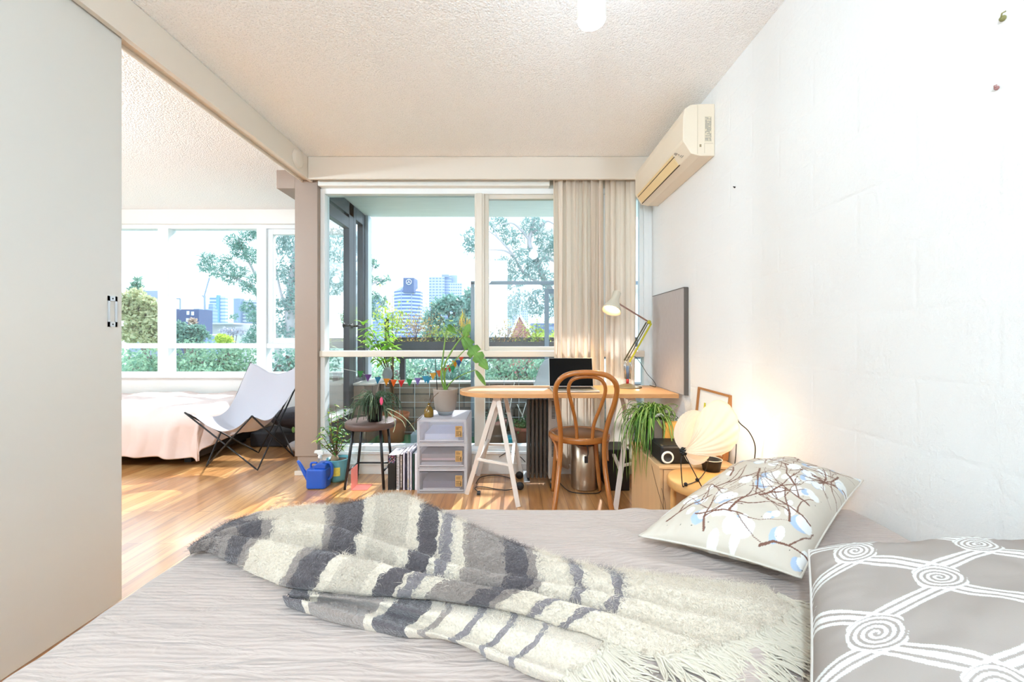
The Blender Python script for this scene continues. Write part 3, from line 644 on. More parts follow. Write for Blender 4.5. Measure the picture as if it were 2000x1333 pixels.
for k in range(3):
    z = k * .1767 + .014; dr = OBJ('drawer', MB().box(X0 + .020, X1 - .020, Y0 - .006, Y0 - .001, z, z + .143).box(X0 + .020, X0 + .024, Y0, Y1 - .03, z, z + .12).box(X1 - .024, X1 - .020, Y0, Y1 - .03, z, z + .12).box(X0 + .02, X1 - .02, Y0, Y1 - .03, z, z + .004), m_ppc, du, bevel=.0015)
    OBJ('drawer_pull', MB().box(X0 + .02, X1 - .02, Y0 - .012, Y0 - .004, z + .010, z + .016), m_pp, dr)
    lb = MB(); lb.box(X1 - .079, X1 - .030, Y0 - .0075, Y0 - .006, z + .040, z + .118); lb.mat(1); random.seed(20 + k)
    for q in range(9):
        if q in (3,): continue
        l = random.uniform(.018, .036); lb.box(X1 - .074, X1 - .074 + l, Y0 - .0079, Y0 - .0075, z + .107 - q * .0075, z + .110 - q * .0075)
    lb.box(X1 - .043, X1 - .037, Y0 - .0079, Y0 - .0075, z + .045, z + .075)
    OBJ('kraft_label', lb, [m_kraft, m_ink], dr, label='brown kraft paper label with small dark print')
def stack(x0, x1, y0, y1, z, hs, cols, labs, name='paper_stack', cat='papers'):
    for h, c, lab in zip(hs, cols, labs):
        OBJ(name, MB().box(x0, x1, y0, y1, z, z + h - .0006), M('sheet_' + lab.split()[0], c, .9, vary=(30, .15, (.3, .3, 40))), label=lab, cat=cat, bevel=.001); z += h
stack(X0 + .04, X1 - .05, Y0 + .012, Y1 - .06, .019, (.018, .05), ('#c9c2c4', '#6f6a78'), ('pale papers at the bottom of the lowest clear drawer', 'dark folder pile inside the lowest clear drawer'))
stack(X0 + .03, X1 - .034, Y0 + .012, Y1 - .06, .1957, (.028, .012, .016, .03), ('#a8a3a8', '#4f4849', '#c7aeb0', '#857b80'), ('grey papers at the bottom of the middle clear drawer', 'charcoal spiral notebook inside the middle clear drawer', 'pinkish papers inside the middle clear drawer', 'mauve folder topmost in the middle clear drawer'))
stack(X0 + .05, X1 - .06, Y0 + .02, Y1 - .06, .3724, (.012, .04), ('#dfe0e8', '#c4cbe2'), ('white papers at the bottom of the top clear drawer', 'pale blue papers inside the top clear drawer'))

# ================================================================ books beside the drawers
bks = [(-.905, .058, .205, '#141313', .255, 'black hardback with floral band on its spine, outermost beside the drawers', 'floral'), (-.844, .024, .20, '#efe9ec', .262, 'black and white striped spine book beside the black hardback', 'stripes'),
       (-.818, .020, .19, '#5a4a46', .26, 'brown spine book with pale lettering between striped and lilac ones', 'text'), (-.796, .016, .22, '#cfc9d8', .275, 'lilac grey magazine next to the brown book', ''),
       (-.778, .012, .22, '#3e3c50', .27, 'navy thin magazine in the middle of the row', ''), (-.764, .014, .24, '#dcd6dd', .285, 'white magazine standing tallest in the row', 'gold'),
       (-.748, .020, .24, '#b9b4c4', .28, 'pale mauve magazine near the drawers', 'text'), (-.726, .014, .22, '#27453c', .265, 'dark green thin magazine second from the drawers', ''), (-.710, .022, .22, '#e6e3e8', .27, 'white magazine pressed against the drawers', '')]
m_pages = M('page_edges', '#d9d6dc', .9, vary=(200, .15, (60, .3, .3)))
for x, wd, dp, c, h, lab, kind in bks:
    r = ROOT('book', (x + wd / 2, 3.03, 0), lab, 'book', 'books standing beside the drawers'); Yf = 3.0
    mb = MB(); mb.box(x, x + .002, Yf, Yf + dp, 0, h); mb.box(x + wd - .002, x + wd, Yf, Yf + dp, 0, h); mb.box(x, x + wd, Yf, Yf + .002, 0, h); OBJ('cover', mb, M('cover_' + c[1:], c, .5), r)
    OBJ('pages', MB().box(x + .002, x + wd - .002, Yf + .002, Yf + dp - .003, .003, h - .003), m_pages, r)
    mb = MB(); random.seed(int(x * -1000))
    if kind == 'floral':
        cols = ['#c94f4f', '#5a8bc2', '#e8d9c6', '#8a5a9a']
        for i in range(90): mb.mat(random.randrange(4)); xx = x + .002 + random.random() * (wd - .008); zz = h - .06 + random.random() * .054; mb.box(xx, xx + .004, Yf - .0006, Yf, zz, zz + .004)
        OBJ('spine_pattern', mb, [M('floral_' + c_[1:], c_, .7) for c_ in cols], r)
    elif kind == 'stripes':
        for i in range(26): mb.box(x + .001, x + wd - .006, Yf - .0006, Yf, .008 + i * .0096, .0125 + i * .0096)
        OBJ('spine_pattern', mb, m_black, r)
    elif kind in ('text', 'gold'):
        for i in range(24 if kind == 'text' else 6):
            z = .02 + i * .0095
            mb.box(x + wd * .3, x + wd * .72, Yf - .0006, Yf, z, z + random.uniform(.004, .008))
        OBJ('spine_lettering', mb, M('lettering_' + kind, '#d9c9a0' if kind == 'gold' else '#d8cfc6', .6), r)

# ================================================================ bed, sheet
def nz(x, y, z=0): return noise.noise(Vector((x, y, z)))
bd = ROOT('bed', (.13, .63, 0), 'large bed in front against the white wall under a pinstriped sheet', 'bed')
OBJ('bed_base', MB().box(-.80, 1.08, -.08, 1.32, .06, .26), M('bed_base_fabric', '#cfc6bd', .9, bump=(300, .3, .001)), bd, bevel=.01)
OBJ('mattress', MB().box(-.845, 1.12, -.11, 1.355, .262, .535), M('mattress_ticking', '#ece8e2', .9), bd, bevel=.04, seg=4)
for x in (-.75, 1.03):
    for y in (-.03, 1.27): OBJ('leg', MB().box(x - .025, x + .025, y - .025, y + .025, 0, .06), M('bed_leg_wood', '#b98a5a', .5), bd)
m_sheet = M('pinstripe_sheet', '#d8cbc1', .85, sheen=.2)
def _sheet(m):
    t = m.node_tree; b = t.nodes['Principled BSDF']; co = t.nodes.new('ShaderNodeTexCoord')
    w_ = t.nodes.new('ShaderNodeTexWave'); w_.wave_type = 'BANDS'; w_.bands_direction = 'Y'; w_.inputs['Scale'].default_value = 30; w_.inputs['Distortion'].default_value = 1.6; w_.inputs['Detail Scale'].default_value = .6
    t.links.new(co.outputs['Object'], w_.inputs[0])
    r = t.nodes.new('ShaderNodeValToRGB'); r.color_ramp.elements[0].position = .35; r.color_ramp.elements[0].color = lin('#b5a69e'); r.color_ramp.elements[1].position = .6; r.color_ramp.elements[1].color = lin('#bbaca4')
    t.links.new(w_.outputs[1], r.inputs[0]); t.links.new(r.outputs[0], b.inputs['Base Color'])
    mp = t.nodes.new('ShaderNodeMapping'); mp.inputs['Scale'].default_value = (3, 14, 1); mp.inputs['Rotation'].default_value = (0, 0, R(8)); t.links.new(co.outputs['Object'], mp.inputs[0])
    n = t.nodes.new('ShaderNodeTexNoise'); n.inputs['Scale'].default_value = 2.4; n.inputs['Detail'].default_value = 4; n.inputs['Distortion'].default_value = .8; t.links.new(mp.outputs[0], n.inputs[0])
    a = t.nodes.new('ShaderNodeMath'); a.operation = 'MULTIPLY_ADD'; a.inputs[1].default_value = .04; t.links.new(w_.outputs[1], a.inputs[0]); t.links.new(n.outputs[0], a.inputs[2])
    k = t.nodes.new('ShaderNodeBump'); k.inputs['Strength'].default_value = .7; k.inputs['Distance'].default_value = .022
    t.links.new(a.outputs[0], k.inputs['Height']); t.links.new(k.outputs[0], b.inputs['Normal'])
_sheet(m_sheet)
ZB = .552
def sheet_fn(u, v):
    x0, x1, y0, y1 = -.872, 1.150, -.125, 1.383; e = .26; r = .05
    X = x0 - e + (x1 - x0 + 2 * e) * u; Y = y0 - e + (y1 - y0 + 2 * e) * v
    def rd(o):
        if o <= 0: return 0, 0
        q = r * math.pi / 2
        return (r * math.sin(o / r), r * (1 - math.cos(o / r))) if o < q else (r, r + o - q)
    cx = min(max(X, x0 + r), x1 - r); cy = min(max(Y, y0 + r), y1 - r)
    ax_, dx = rd(abs(X - cx)); ay_, dy = rd(abs(Y - cy))
    X2 = cx + math.copysign(ax_, X - cx); Y2 = cy + math.copysign(ay_, Y - cy); z = ZB - max(dx, dy) - .3 * min(dx, dy)
    if X - cx == 0 and Y - cy == 0: X2, Y2 = X, Y
    wr = .0055 * nz(X * 2.2 + 3, Y * 8 + X * 1.5, 1) + .0035 * nz(X * 5, Y * 17 - X * 4, 4)
    # pull folds running from the cushions toward the foot of the bed
    dd = math.hypot(X - .62, Y - .95); an = math.atan2(Y - .95, X - .62)
    wr += .010 * math.exp(-((dd - .3) / .22) ** 2) * max(0, math.sin(an * 16 + 2 * nz(X * 3, Y * 3, 9))) * (1 if X < .7 else 0)
    return Vector((X2, Y2, z + wr * (1 if dx < .01 and dy < .01 else .5)))
OBJ('bed_sheet', MB().grid(sheet_fn, 300, 240), m_sheet, label='beige pinstriped sheet stretched over the front bed', cat='sheet')

# ================================================================ striped wool throw
def C7(cx, cy): return (340 + cx * .45, 940 + cy * .45)
def rowpts(lst, hs):
    hs = hs if isinstance(hs, (list, tuple)) else [hs] * len(lst)
    return [PZ(*C7(*c), ZB + h) for c, h in zip(lst, hs)]
def resample(pts, n):
    q = smooth_path(pts, 12); L = [0]
    for a_, b2 in zip(q, q[1:]): L.append(L[-1] + (b2 - a_).length)
    out = []; j = 0
    for i in range(n + 1):
        t = L[-1] * i / n
        while j < len(L) - 2 and L[j + 1] < t: j += 1
        k = (t - L[j]) / max(1e-9, L[j + 1] - L[j]); out.append(q[j].lerp(q[j + 1], min(1, max(0, k))))
    return out
r1 = [(60, 292), (240, 180), (480, 128), (700, 112), (950, 56), (1110, 112), (1400, 250), (1750, 372), (2050, 435), (2400, 495), (2700, 560)]
h1 = [.02, .04, .045, .06, .115, .095, .075, .06, .045, .03, .015]
r2 = [(74, 296), (248, 196), (475, 158), (705, 190), (900, 250), (1095, 312), (1350, 382), (1680, 444), (1985, 494), (2305, 560), (2620, 632)]
h2 = [.015, .018, .018, .014, .010, .008, .008, .008, .008, .006, .004]
r3 = [(78, 285), (250, 200), (480, 166), (700, 200), (900, 262), (1100, 322), (1350, 390), (1680, 450), (1980, 505), (2280, 575), (2578, 644)]
h3 = [.035, .055, .072, .082, .085, .082, .075, .064, .052, .036, .014]
r4 = [(84, 285), (230, 232), (470, 260), (690, 304), (895, 352), (1095, 400), (1300, 440), (1570, 484), (1860, 548), (2120, 626), (2400, 706)]
h4 = [.015, .016, .014, .012, .010, .010, .010, .010, .008, .006, .004]
r5 = [(88, 270), (220, 240), (480, 268), (700, 312), (900, 360), (1100, 408), (1300, 447), (1560, 492), (1850, 560), (2100, 640), (2355, 722)]
h5 = [.035, .056, .070, .078, .080, .078, .070, .060, .046, .030, .012]
r6 = [(100, 292), (200, 332), (430, 440), (600, 468), (800, 492), (1000, 502), (1200, 522), (1450, 562), (1700, 640), (1900, 710), (2111, 778)]
h6 = [.006, .006, .014, .022, .026, .028, .028, .024, .016, .01, .004]
NU, NV = 200, 84
def throw_surface(rows, nu, nv, amp, seed, back):
    R_ = [resample(r_, nu) for r_ in rows]; vs = []; uv = []
    for i in range(nu + 1):
        col = [r_[i] for r_ in R_]
        col = back(col, i / nu)
        q = resample(col, nv)
        for j, p in enumerate(q):
            u, v = i / nu, j / nv
            a_ = amp * (nz(u * 14 + seed, v * 6) * .8 + nz(u * 40, v * 22, seed) * .45)
            if 2 < j < nv - 2: p = p + Vector((0, -.3, 1)) * a_
            p.z = max(p.z, ZB + .002) if p.x > -.86 else p.z
            vs.append(tuple(p)); uv.append((u, v))
    mb = MB(); fs = [(i * (nv + 1) + j, i * (nv + 1) + j + 1, (i + 1) * (nv + 1) + j + 1, (i + 1) * (nv + 1) + j) for i in range(nu) for j in range(nv)]
    mb.add(vs, fs, True); mb.uv = uv; return mb
def bk_up(col, u):
    b0 = col[0].copy(); b0.y += .10; b0.z = ZB + .004; m0 = col[0].copy(); m0.y += .055; m0.z = ZB + (col[0].z - ZB) * .62
    e = col[-1].copy(); e.y += .035; e.z = ZB + .004
    return [b0, m0] + col + [e]
def valley(A, B, lo, k=.5): return [Vector((a_.x * (1 - k) + b2.x * k, a_.y * (1 - k) + b2.y * k, ZB + min(lo, .5 * (min(a_.z, b2.z) - ZB)))) for a_, b2 in zip(A, B)]
def shoulder(A, V, k, dz): return [Vector((a_.x * (1 - k) + v_.x * k, a_.y * (1 - k) + v_.y * k, a_.z * (1 - dz) + v_.z * dz)) for a_, v_ in zip(A, V)]
R1, R3, R5, R6 = rowpts(r1, h1), rowpts(r3, h3), rowpts(r5, h5), rowpts(r6, h6)
V1 = valley(R1, R3, .014, .72); V2 = valley(R3, R5, .012, .62)
up_mb = throw_surface([R1, shoulder(R1, V1, .45, .25), V1, R3, shoulder(R3, V2, .45, .2), V2, R5, shoulder(R5, R6, .5, .18), R6], NU, NV, .006, 3.1, bk_up)
ra = [(500, 485), (700, 492), (900, 500), (1100, 515), (1300, 540), (1500, 580), (1750, 650), (1880, 720)]
rb = [(500, 492), (700, 503), (900, 528), (1080, 566), (1280, 592), (1480, 642), (1700, 702), (1850, 755)]
rc = [(490, 515), (690, 530), (870, 566), (1040, 612), (1200, 662), (1400, 722), (1600, 782), (1750, 832)]
rd_ = [(470, 500), (680, 558), (850, 600), (1000, 640), (1150, 668), (1350, 728), (1550, 798), (1700, 852)]
re_ = [(490, 545), (690, 617), (880, 657), (1020, 682), (1200, 697), (1400, 787), (1560, 852), (1680, 892)]
def bk_lo(col, u):
    b0 = col[0].copy(); b0.y += .10; b0.z = ZB + .003; e = col[-1].copy(); e.y += .02; e.z = ZB + .002
    return [b0] + col + [e]
lo_mb = throw_surface([rowpts(ra, .012), rowpts(rb, .036), rowpts(rc, .012), rowpts(rd_, .032), rowpts(re_, .004)], 140, 50, .004, 8.3, bk_lo)
# woven stripes: position across the length of the throw -> colour
CREAM, TAUPE, DARK, MID, GREY = '#d9cdbc', '#938780', '#5a5356', '#c2b6a6', '#867e80'
ST_UP = [(0, TAUPE), (.03, DARK), (.075, TAUPE), (.10, CREAM), (.225, TAUPE), (.245, DARK), (.305, CREAM), (.33, MID), (.40, CREAM), (.425, DARK), (.465, CREAM), (.475, GREY), (.50, CREAM), (.525, TAUPE), (.60, DARK), (.64, TAUPE), (.655, CREAM), (.70, MID), (.705, GREY), (.72, CREAM), (.76, GREY), (.775, CREAM), (1, CREAM)]
ST_LO = [(0, DARK), (.05, CREAM), (.075, TAUPE), (.30, CREAM), (.335, DARK), (.45, CREAM), (.50, TAUPE), (.52, CREAM), (.60, GREY), (.625, CREAM), (.70, GREY), (.72, CREAM), (.80, GREY), (.815, CREAM), (1, CREAM)]
def throwmat(name, stops, skew):
    m = M(name, '#e4ddcf', .95, sheen=.4); t = m.node_tree; b = t.nodes['Principled BSDF']; co = t.nodes.new('ShaderNodeTexCoord')
    sx = t.nodes.new('ShaderNodeSeparateXYZ'); t.links.new(co.outputs['UV'], sx.inputs[0])
    n = t.nodes.new('ShaderNodeTexNoise'); n.inputs['Scale'].default_value = 45; t.links.new(co.outputs['Object'], n.inputs[0])
    a = t.nodes.new('ShaderNodeMath'); a.operation = 'MULTIPLY_ADD'; a.inputs[1].default_value = skew; t.links.new(sx.outputs[1], a.inputs[0]); t.links.new(sx.outputs[0], a.inputs[2])
    c = t.nodes.new('ShaderNodeMath'); c.operation = 'MULTIPLY_ADD'; c.inputs[1].default_value = .026; t.links.new(n.outputs[0], c.inputs[0]); t.links.new(a.outputs[0], c.inputs[2])
    r = t.nodes.new('ShaderNodeValToRGB'); r.color_ramp.interpolation = 'LINEAR'; E = r.color_ramp.elements
    while len(E) > 1: E.remove(E[-1])
    E[0].position = 0; E[0].color = lin(stops[0][1]); prev = stops[0][1]; cnt = 1
    for p, cl_ in stops[1:]:
        if cnt < 31 and p < 1:
            E.new(p).color = lin(cl_); cnt += 1
    r.color_ramp.interpolation = 'CONSTANT'
    n2 = t.nodes.new('ShaderNodeTexNoise'); n2.inputs['Scale'].default_value = 220; n2.inputs['Detail'].default_value = 4; t.links.new(co.outputs['Object'], n2.inputs[0])
    x = t.nodes.new('ShaderNodeMix'); x.data_type = 'RGBA'; x.blend_type = 'MULTIPLY'; x.inputs[0].default_value = .55
    t.links.new(r.outputs[0], x.inputs[6]); t.links.new(n2.outputs[0], x.inputs[7])
    g = t.nodes.new('ShaderNodeMix'); g.data_type = 'RGBA'; g.blend_type = 'MULTIPLY'; g.inputs[0].default_value = 1; g.inputs[7].default_value = (1.35, 1.35, 1.35, 1); t.links.new(x.outputs[2], g.inputs[6])
    t.links.new(c.outputs[0], r.inputs[0]); t.links.new(g.outputs[2], b.inputs['Base Color'])
    k = t.nodes.new('ShaderNodeBump'); k.inputs['Strength'].default_value = .9; k.inputs['Distance'].default_value = .005; t.links.new(n2.outputs[0], k.inputs['Height']); t.links.new(k.outputs[0], b.inputs['Normal'])
    return m
m_tu = throwmat('striped_wool', ST_UP, -.10); m_tl = throwmat('striped_wool_underside', ST_LO, -.06)
th = ROOT('wool_throw', (0, 1.0, ZB), 'fluffy grey and cream striped wool throw with a fringe lying across the bed', 'blanket')
t_up = OBJ('upper_fold', up_mb, m_tu, th); OBJ('under_fold', lo_mb, m_tl, th)
def stripe_at(stops, u):
    c = stops[0][1]
    for p, k in stops:
        if u >= p: c = k
    return c
def fuzz(mb, stops, skew, n, ln, nm):
    V = np.array(mb.v); F = np.array(mb.f); UV = np.array(mb.uv)
    A, B, C, D = (V[F[:, k]] for k in range(4)); N = np.cross(B - A, D - A); ar = np.linalg.norm(N, axis=1); N = N / ar[:, None]; N[N[:, 2] < 0] *= -1
    ix = rng.choice(len(F), n, p=ar / ar.sum()); a_ = rng.random((n, 1)); b2 = rng.random((n, 1))
    p = (A[ix] * (1 - a_) + B[ix] * a_) * (1 - b2) + (D[ix] * (1 - a_) + C[ix] * a_) * b2; q = UV[F[ix, 0]]
    d = N[ix] * rng.uniform(.2, 1, (n, 1)) + rng.normal(size=(n, 3)) * .75; d[:, 2] = np.abs(d[:, 2]) * .8; d /= np.linalg.norm(d, axis=1)[:, None]
    L = ln * rng.uniform(.4, 1.5, (n, 1)); sd = np.cross(d, rng.normal(size=(n, 3))); sd /= np.linalg.norm(sd, axis=1)[:, None]; wd = .00035
    bend = rng.normal(size=(n, 3)) * L * .35; bend[:, 2] = np.minimum(bend[:, 2], 0)
    mid = p + d * L * .5; tip = p + d * L + bend
    VV = np.stack([p - sd * wd, p + sd * wd, mid + sd * wd * .8, mid - sd * wd * .8, tip], 1).reshape(-1, 3)
    names = sorted(set(k for _, k in stops)); uq = q[:, 0] + skew * q[:, 1] + .007
    mi = np.zeros(n, 'i')
    for p0, k in stops: mi[uq >= p0] = names.index(k)
    o = bpy.data.objects.new(nm, bpy.data.meshes.new(nm)); me = o.data; inv = np.array(wpos(th).inverted()); VV = VV + inv[:3, 3]
    me.vertices.add(5 * n); me.vertices.foreach_set('co', VV.astype('f').ravel()); base = np.arange(n) * 5
    lp_ = np.stack([base, base + 1, base + 2, base + 3, base + 3, base + 2, base + 4], 1).ravel()
    me.loops.add(7 * n); me.loops.foreach_set('vertex_index', lp_.astype('i')); me.polygons.add(2 * n)
    ls = np.stack([np.arange(n) * 7, np.arange(n) * 7 + 4], 1).ravel(); me.polygons.foreach_set('loop_start', ls.astype('i')); me.polygons.foreach_set('loop_total', np.tile([4, 3], n).astype('i'))
    me.polygons.foreach_set('material_index', np.repeat(mi, 2).astype('i'))
    for k in names: me.materials.append(fuzzmats[k])
    me.update(calc_edges=True); return finish(o, th, kind='stuff')
def lighten(h, f):
    c = [int(h[i:i + 2], 16) for i in (1, 3, 5)]; return '#' + ''.join('%02x' % int(v + (255 - v) * f) for v in c)
fuzzmats = {k: M('wool_fibre_' + str(i), lighten(k, .08), .9) for i, k in enumerate([CREAM, TAUPE, DARK, MID, GREY])}
fuzz(up_mb, ST_UP, -.10, 60000, .014, 'wool_pile'); fuzz(lo_mb, ST_LO, -.06, 11000, .007, 'wool_pile')
# fringe: tufts of loose strands along the right ends
def fringe(e_pts, n, ln, spread, seed, nm):
    rr = random.Random(seed); q = resample(e_pts, n); mb = MB()
    for i, p in enumerate(q):
        base = Vector((.62, -.42, 0)) + Vector((rr.uniform(-.5, .5), rr.uniform(-.5, .5), 0)) * spread; base.normalize(); Lt = ln * rr.uniform(.6, 1.25)
        for s in range(7):
            o0 = Vector((rr.uniform(-.006, .006), rr.uniform(-.006, .006), rr.uniform(0, .005))); cur = p + o0; pts = [cur.copy()]; dr = (base + Vector((rr.uniform(-.2, .2), rr.uniform(-.2, .2), 0))).normalized()
            for k in range(6):
                dr = (dr + Vector((rr.uniform(-.35, .35), rr.uniform(-.35, .35), 0))).normalized(); cur = cur + dr * Lt / 6; cur.z = max(ZB + .003 + rr.random() * .010 * (1 - k / 7), cur.z - .010); pts.append(cur.copy())
            mb.tube(smooth_path(pts, 2), [.0030 - .0019 * k / 12 for k in range(13)], 4)
    return OBJ(nm, mb, M('cream_fringe_wool', '#cdc4b4', .95), th, kind=None)
def endcol(mb, nu, nv, j0, j1): return [Vector(mb.v[nu * (nv + 1) + j]) for j in range(j0, j1)]
f1 = fringe(endcol(up_mb, NU, NV, 8, NV - 2)[::3], 62, .12, .9, 4, 'fringe'); f2 = fringe(endcol(lo_mb, 140, 50, 8, 48)[::3], 34, .085, .8, 5, 'fringe'); f1['kind'] = 'stuff'; f2['kind'] = 'stuff'

# ================================================================ patterned cushions
def attrmat(name, rough=.85):
    m = M(name, '#ffffff', rough, bump=(420, .25, .0008)); t = m.node_tree
    a = t.nodes.new('ShaderNodeAttribute'); a.attribute_name = 'pattern'; t.links.new(a.outputs[0], t.nodes['Principled BSDF'].inputs['Base Color']); return m
def seg_dist(X, Y, a, b_):
    ax_, ay_ = a; bx, by = b_; dx, dy = bx - ax_, by - ay_; t = np.clip(((X - ax_) * dx + (Y - ay_) * dy) / (dx * dx + dy * dy + 1e-12), 0, 1)
    return np.hypot(X - ax_ - t * dx, Y - ay_ - t * dy), t
def cushion(name, c, L, W, th_, nu, nv, paint, label, mats, puff=.5, pin=.03, seed=1, seam=None):
    c00, c10, c11, c01 = [Vector(x) for x in c]; n = (c10 - c00).cross(c01 - c00).normalized()
    if n.z < 0: n = -n
    r = ROOT(name, tuple((c00 + c10 + c11 + c01) / 4), label, 'cushion')
    def pos(u, v, s):
        iu = pin * (4 * v * (1 - v)); iv = pin * (4 * u * (1 - u)); uu = u + (.5 - u) * 2 * iu * abs(u - .5) * 2; vv = v + (.5 - v) * 2 * iv * abs(v - .5) * 2
        p = c00 * (1 - uu) * (1 - vv) + c10 * uu * (1 - vv) + c11 * uu * vv + c01 * (1 - uu) * vv
        h = max(0, 16 * u * (1 - u) * v * (1 - v)) ** puff
        w_ = (nz(u * 5 + seed, v * 5, seed) * .012 + nz(u * 12, v * 12 + seed) * .004) * min(1, h * 2)
        # gathers running in from the seams
        e_ = min(u, v, 1 - u, 1 - v); w_ += .0035 * math.exp(-e_ / .07) * nz((u if e_ in (v, 1 - v) else v) * 26, seed) * min(1, e_ * 40)
        return p + n * (s * (th_ * h) + w_)
    mb = MB(); mb.grid(lambda u, v: pos(u, v, 1), nu, nv)
    o = OBJ('cover', mb, mats[0], r); me = o.data
    U, Vv = np.meshgrid(np.linspace(0, 1, nu + 1) * L, np.linspace(0, 1, nv + 1) * W, indexing='ij')
    col = paint(U, Vv, L, W); at = me.attributes.new('pattern', 'FLOAT_COLOR', 'POINT'); at.data.foreach_set('color', np.concatenate([col, np.ones(col.shape[:2] + (1,))], 2).astype('f').ravel())
    o2 = OBJ('cover_back', MB().grid(lambda u, v: pos(u, v, -.55), 60, 50), mats[0], r); a2 = o2.data.attributes.new('pattern', 'FLOAT_COLOR', 'POINT')
    U2, V2 = np.meshgrid(np.linspace(0, 1, 61) * L, np.linspace(0, 1, 51) * W, indexing='ij'); c2 = paint(U2, V2, L, W); a2.data.foreach_set('color', np.concatenate([c2, np.ones(c2.shape[:2] + (1,))], 2).astype('f').ravel())
    ed = [pos(t / 40, 0, 0) for t in range(40)] + [pos(1, t / 30, 0) for t in range(30)] + [pos(1 - t / 40, 1, 0) for t in range(40)] + [pos(0, 1 - t / 30, 0) for t in range(30)]
    OBJ('seam_piping', MB().tube(ed, .0028, 6, closed=True), mats[1], r)
    return r
def paint_branches(U, V, L, W):
    c = np.zeros(U.shape + (3,)) + np.array(lin('#c6bcae')[:3]); rr = random.Random(11)
    def put(mask, col, k=1): c[mask] = c[mask] * (1 - k) + np.array(lin(col)[:3]) * k
    segs = []
    def branch(x, y, an, l, w_, dep):
        for i in range(4):
            nx, ny = x + math.cos(an) * l, y + math.sin(an) * l; segs.append(((x, y), (nx, ny), w_)); x, y = nx, ny; an += rr.uniform(-.35, .35)
            if dep > 0 and rr.random() < .8: branch(x, y, an + rr.choice((-1, 1)) * rr.uniform(.4, .9), l * .75, w_ * .7, dep - 1)
            w_ *= .82
    spots = [(.04, .05, .6), (.12, .34, -.3), (.2, .10, 1.0), (.28, .30, -.7), (.38, .05, .9), (.45, .28, .1), (.5, .12, 2.3), (.33, .18, 2.8), (.56, .3, 3.6), (.60, .08, 2.0), (.08, .2, .2), (.22, .36, -1.2), (.42, .38, -2.0), (.52, .22, -.3), (.14, .02, .3), (.02, .3, .9), (.3, .02, .5), (.5, .36, 3.0), (.18, .24, .6), (.42, .14, -.6), (.6, .2, 2.6), (.26, .12, -.2), (.06, .12, 1.3), (.48, .02, 1.2), (.36, .34, .2), (.02, .16, -.4), (.16, .38, -1.4), (.58, .38, -2.2), (.24, .02, 2.0), (.40, .22, 1.9), (.61, .25, 2.4)]
    blobs = [(rr.uniform(0, L), rr.uniform(0, W), rr.uniform(.013, .022), rr.uniform(.6, 1)) for _ in range(80)]
    for i, (x, y, r_, k) in enumerate(blobs):
        if i % 3 == 0: put(np.hypot((U - x) * .85, (V - y) / k) < r_, '#a3b6ce')
        else: put(np.hypot((U - x) * .85, (V - y) / k) < r_, '#dededb')
        if i % 3 == 0: put(np.hypot((U - x - .012) * .85, (V - y - .009) / k) < r_ * .9, '#e0e0dd')
    for s_ in spots: branch(s_[0], s_[1], s_[2], .034, .0048, 1)
    for a_, b2, w_ in segs:
        d, t = seg_dist(U, V, a_, b2); put(d < w_ * .62, '#6f4838')
    for x, y, r_, k in blobs[1::4]: put(np.hypot((U - x) * .85, (V - y) / k) < r_ * .9, '#e0e0dd')
    for _ in range(60): x, y = rr.uniform(0, L), rr.uniform(0, W); put(np.hypot(U - x, V - y) < .0013, '#3a3434')
    return c
m_pip = M('pale_piping', '#cfc8bd', .8)
cushion('cushion', [(.335, 1.075, .598), (.625, .885, .60), (1.115, 1.30, .665), (.86, 1.50, .66)][::1], .40, .62, .105, 240, 340, lambda U, V, L, W: paint_branches(V, U, .62, .40),
        'cushion printed with brown branches and pale blue dots beside the wall', [attrmat('branch_print_cotton', .6), m_pip], puff=.52, pin=.03, seed=2)
def paint_knots(U, V, L, W):
    c = np.zeros(U.shape + (3,)) + np.array(lin('#988e88')[:3]); wh = np.array(lin('#d9d9d7')[:3]); dx, dy, Rk = .188, .108, .033
    K = [((j % 2) * dx / 2 - .03 + i * dx, -.035 + j * dy) for j in range(-1, 8) for i in range(-1, 5)]
    band = .0145; m = np.zeros(U.shape, bool); clear = np.zeros(U.shape, bool)
    for (x, y) in K:
        for sx in (-1, 1):
            x2, y2 = x + sx * dx / 2, y + dy; nx, ny = -(y2 - y), (x2 - x); ln = math.hypot(nx, ny); nx /= ln; ny /= ln; off = (Rk - band * .75) * sx
            a_ = (x + nx * off, y + ny * off); b2 = (x2 - nx * off, y2 - ny * off); d, t = seg_dist(U, V, a_, b2)
            sel = (d < band) & (np.hypot(U - x, V - y) > Rk * .93) & (np.hypot(U - x2, V - y2) > Rk * .93)
            m |= sel & ((np.abs(d - band * .14) < band * .13) | (np.abs(d - band * .14) < band * .16) | (np.abs(d - band * .80) < band * .20) | (d < band * .22))
    for (x, y) in K:
        dxx, dyy = U - x, V - y; r = np.hypot(dxx, dyy); th = np.arctan2(dyy, dxx); inn = r < Rk; m[inn] = False
        sp = ((r / (Rk / 4.0)) + th / (2 * math.pi) * 1.0) % 1.0; m |= inn & (sp < .52) & (r > .002)
    c[m] = wh; return c
cushion('cushion', [(.585, .805, .70), (1.11, .79, .72), (1.02, .33, .62), (.30, .425, .575)], .50, .56, .088, 420, 420, paint_knots,
        'grey cushion with white knotted rope pattern nearest to the camera', [attrmat('knot_print_linen'), M('grey_piping', '#cfcac4', .85)], puff=.40, pin=.015, seed=6)

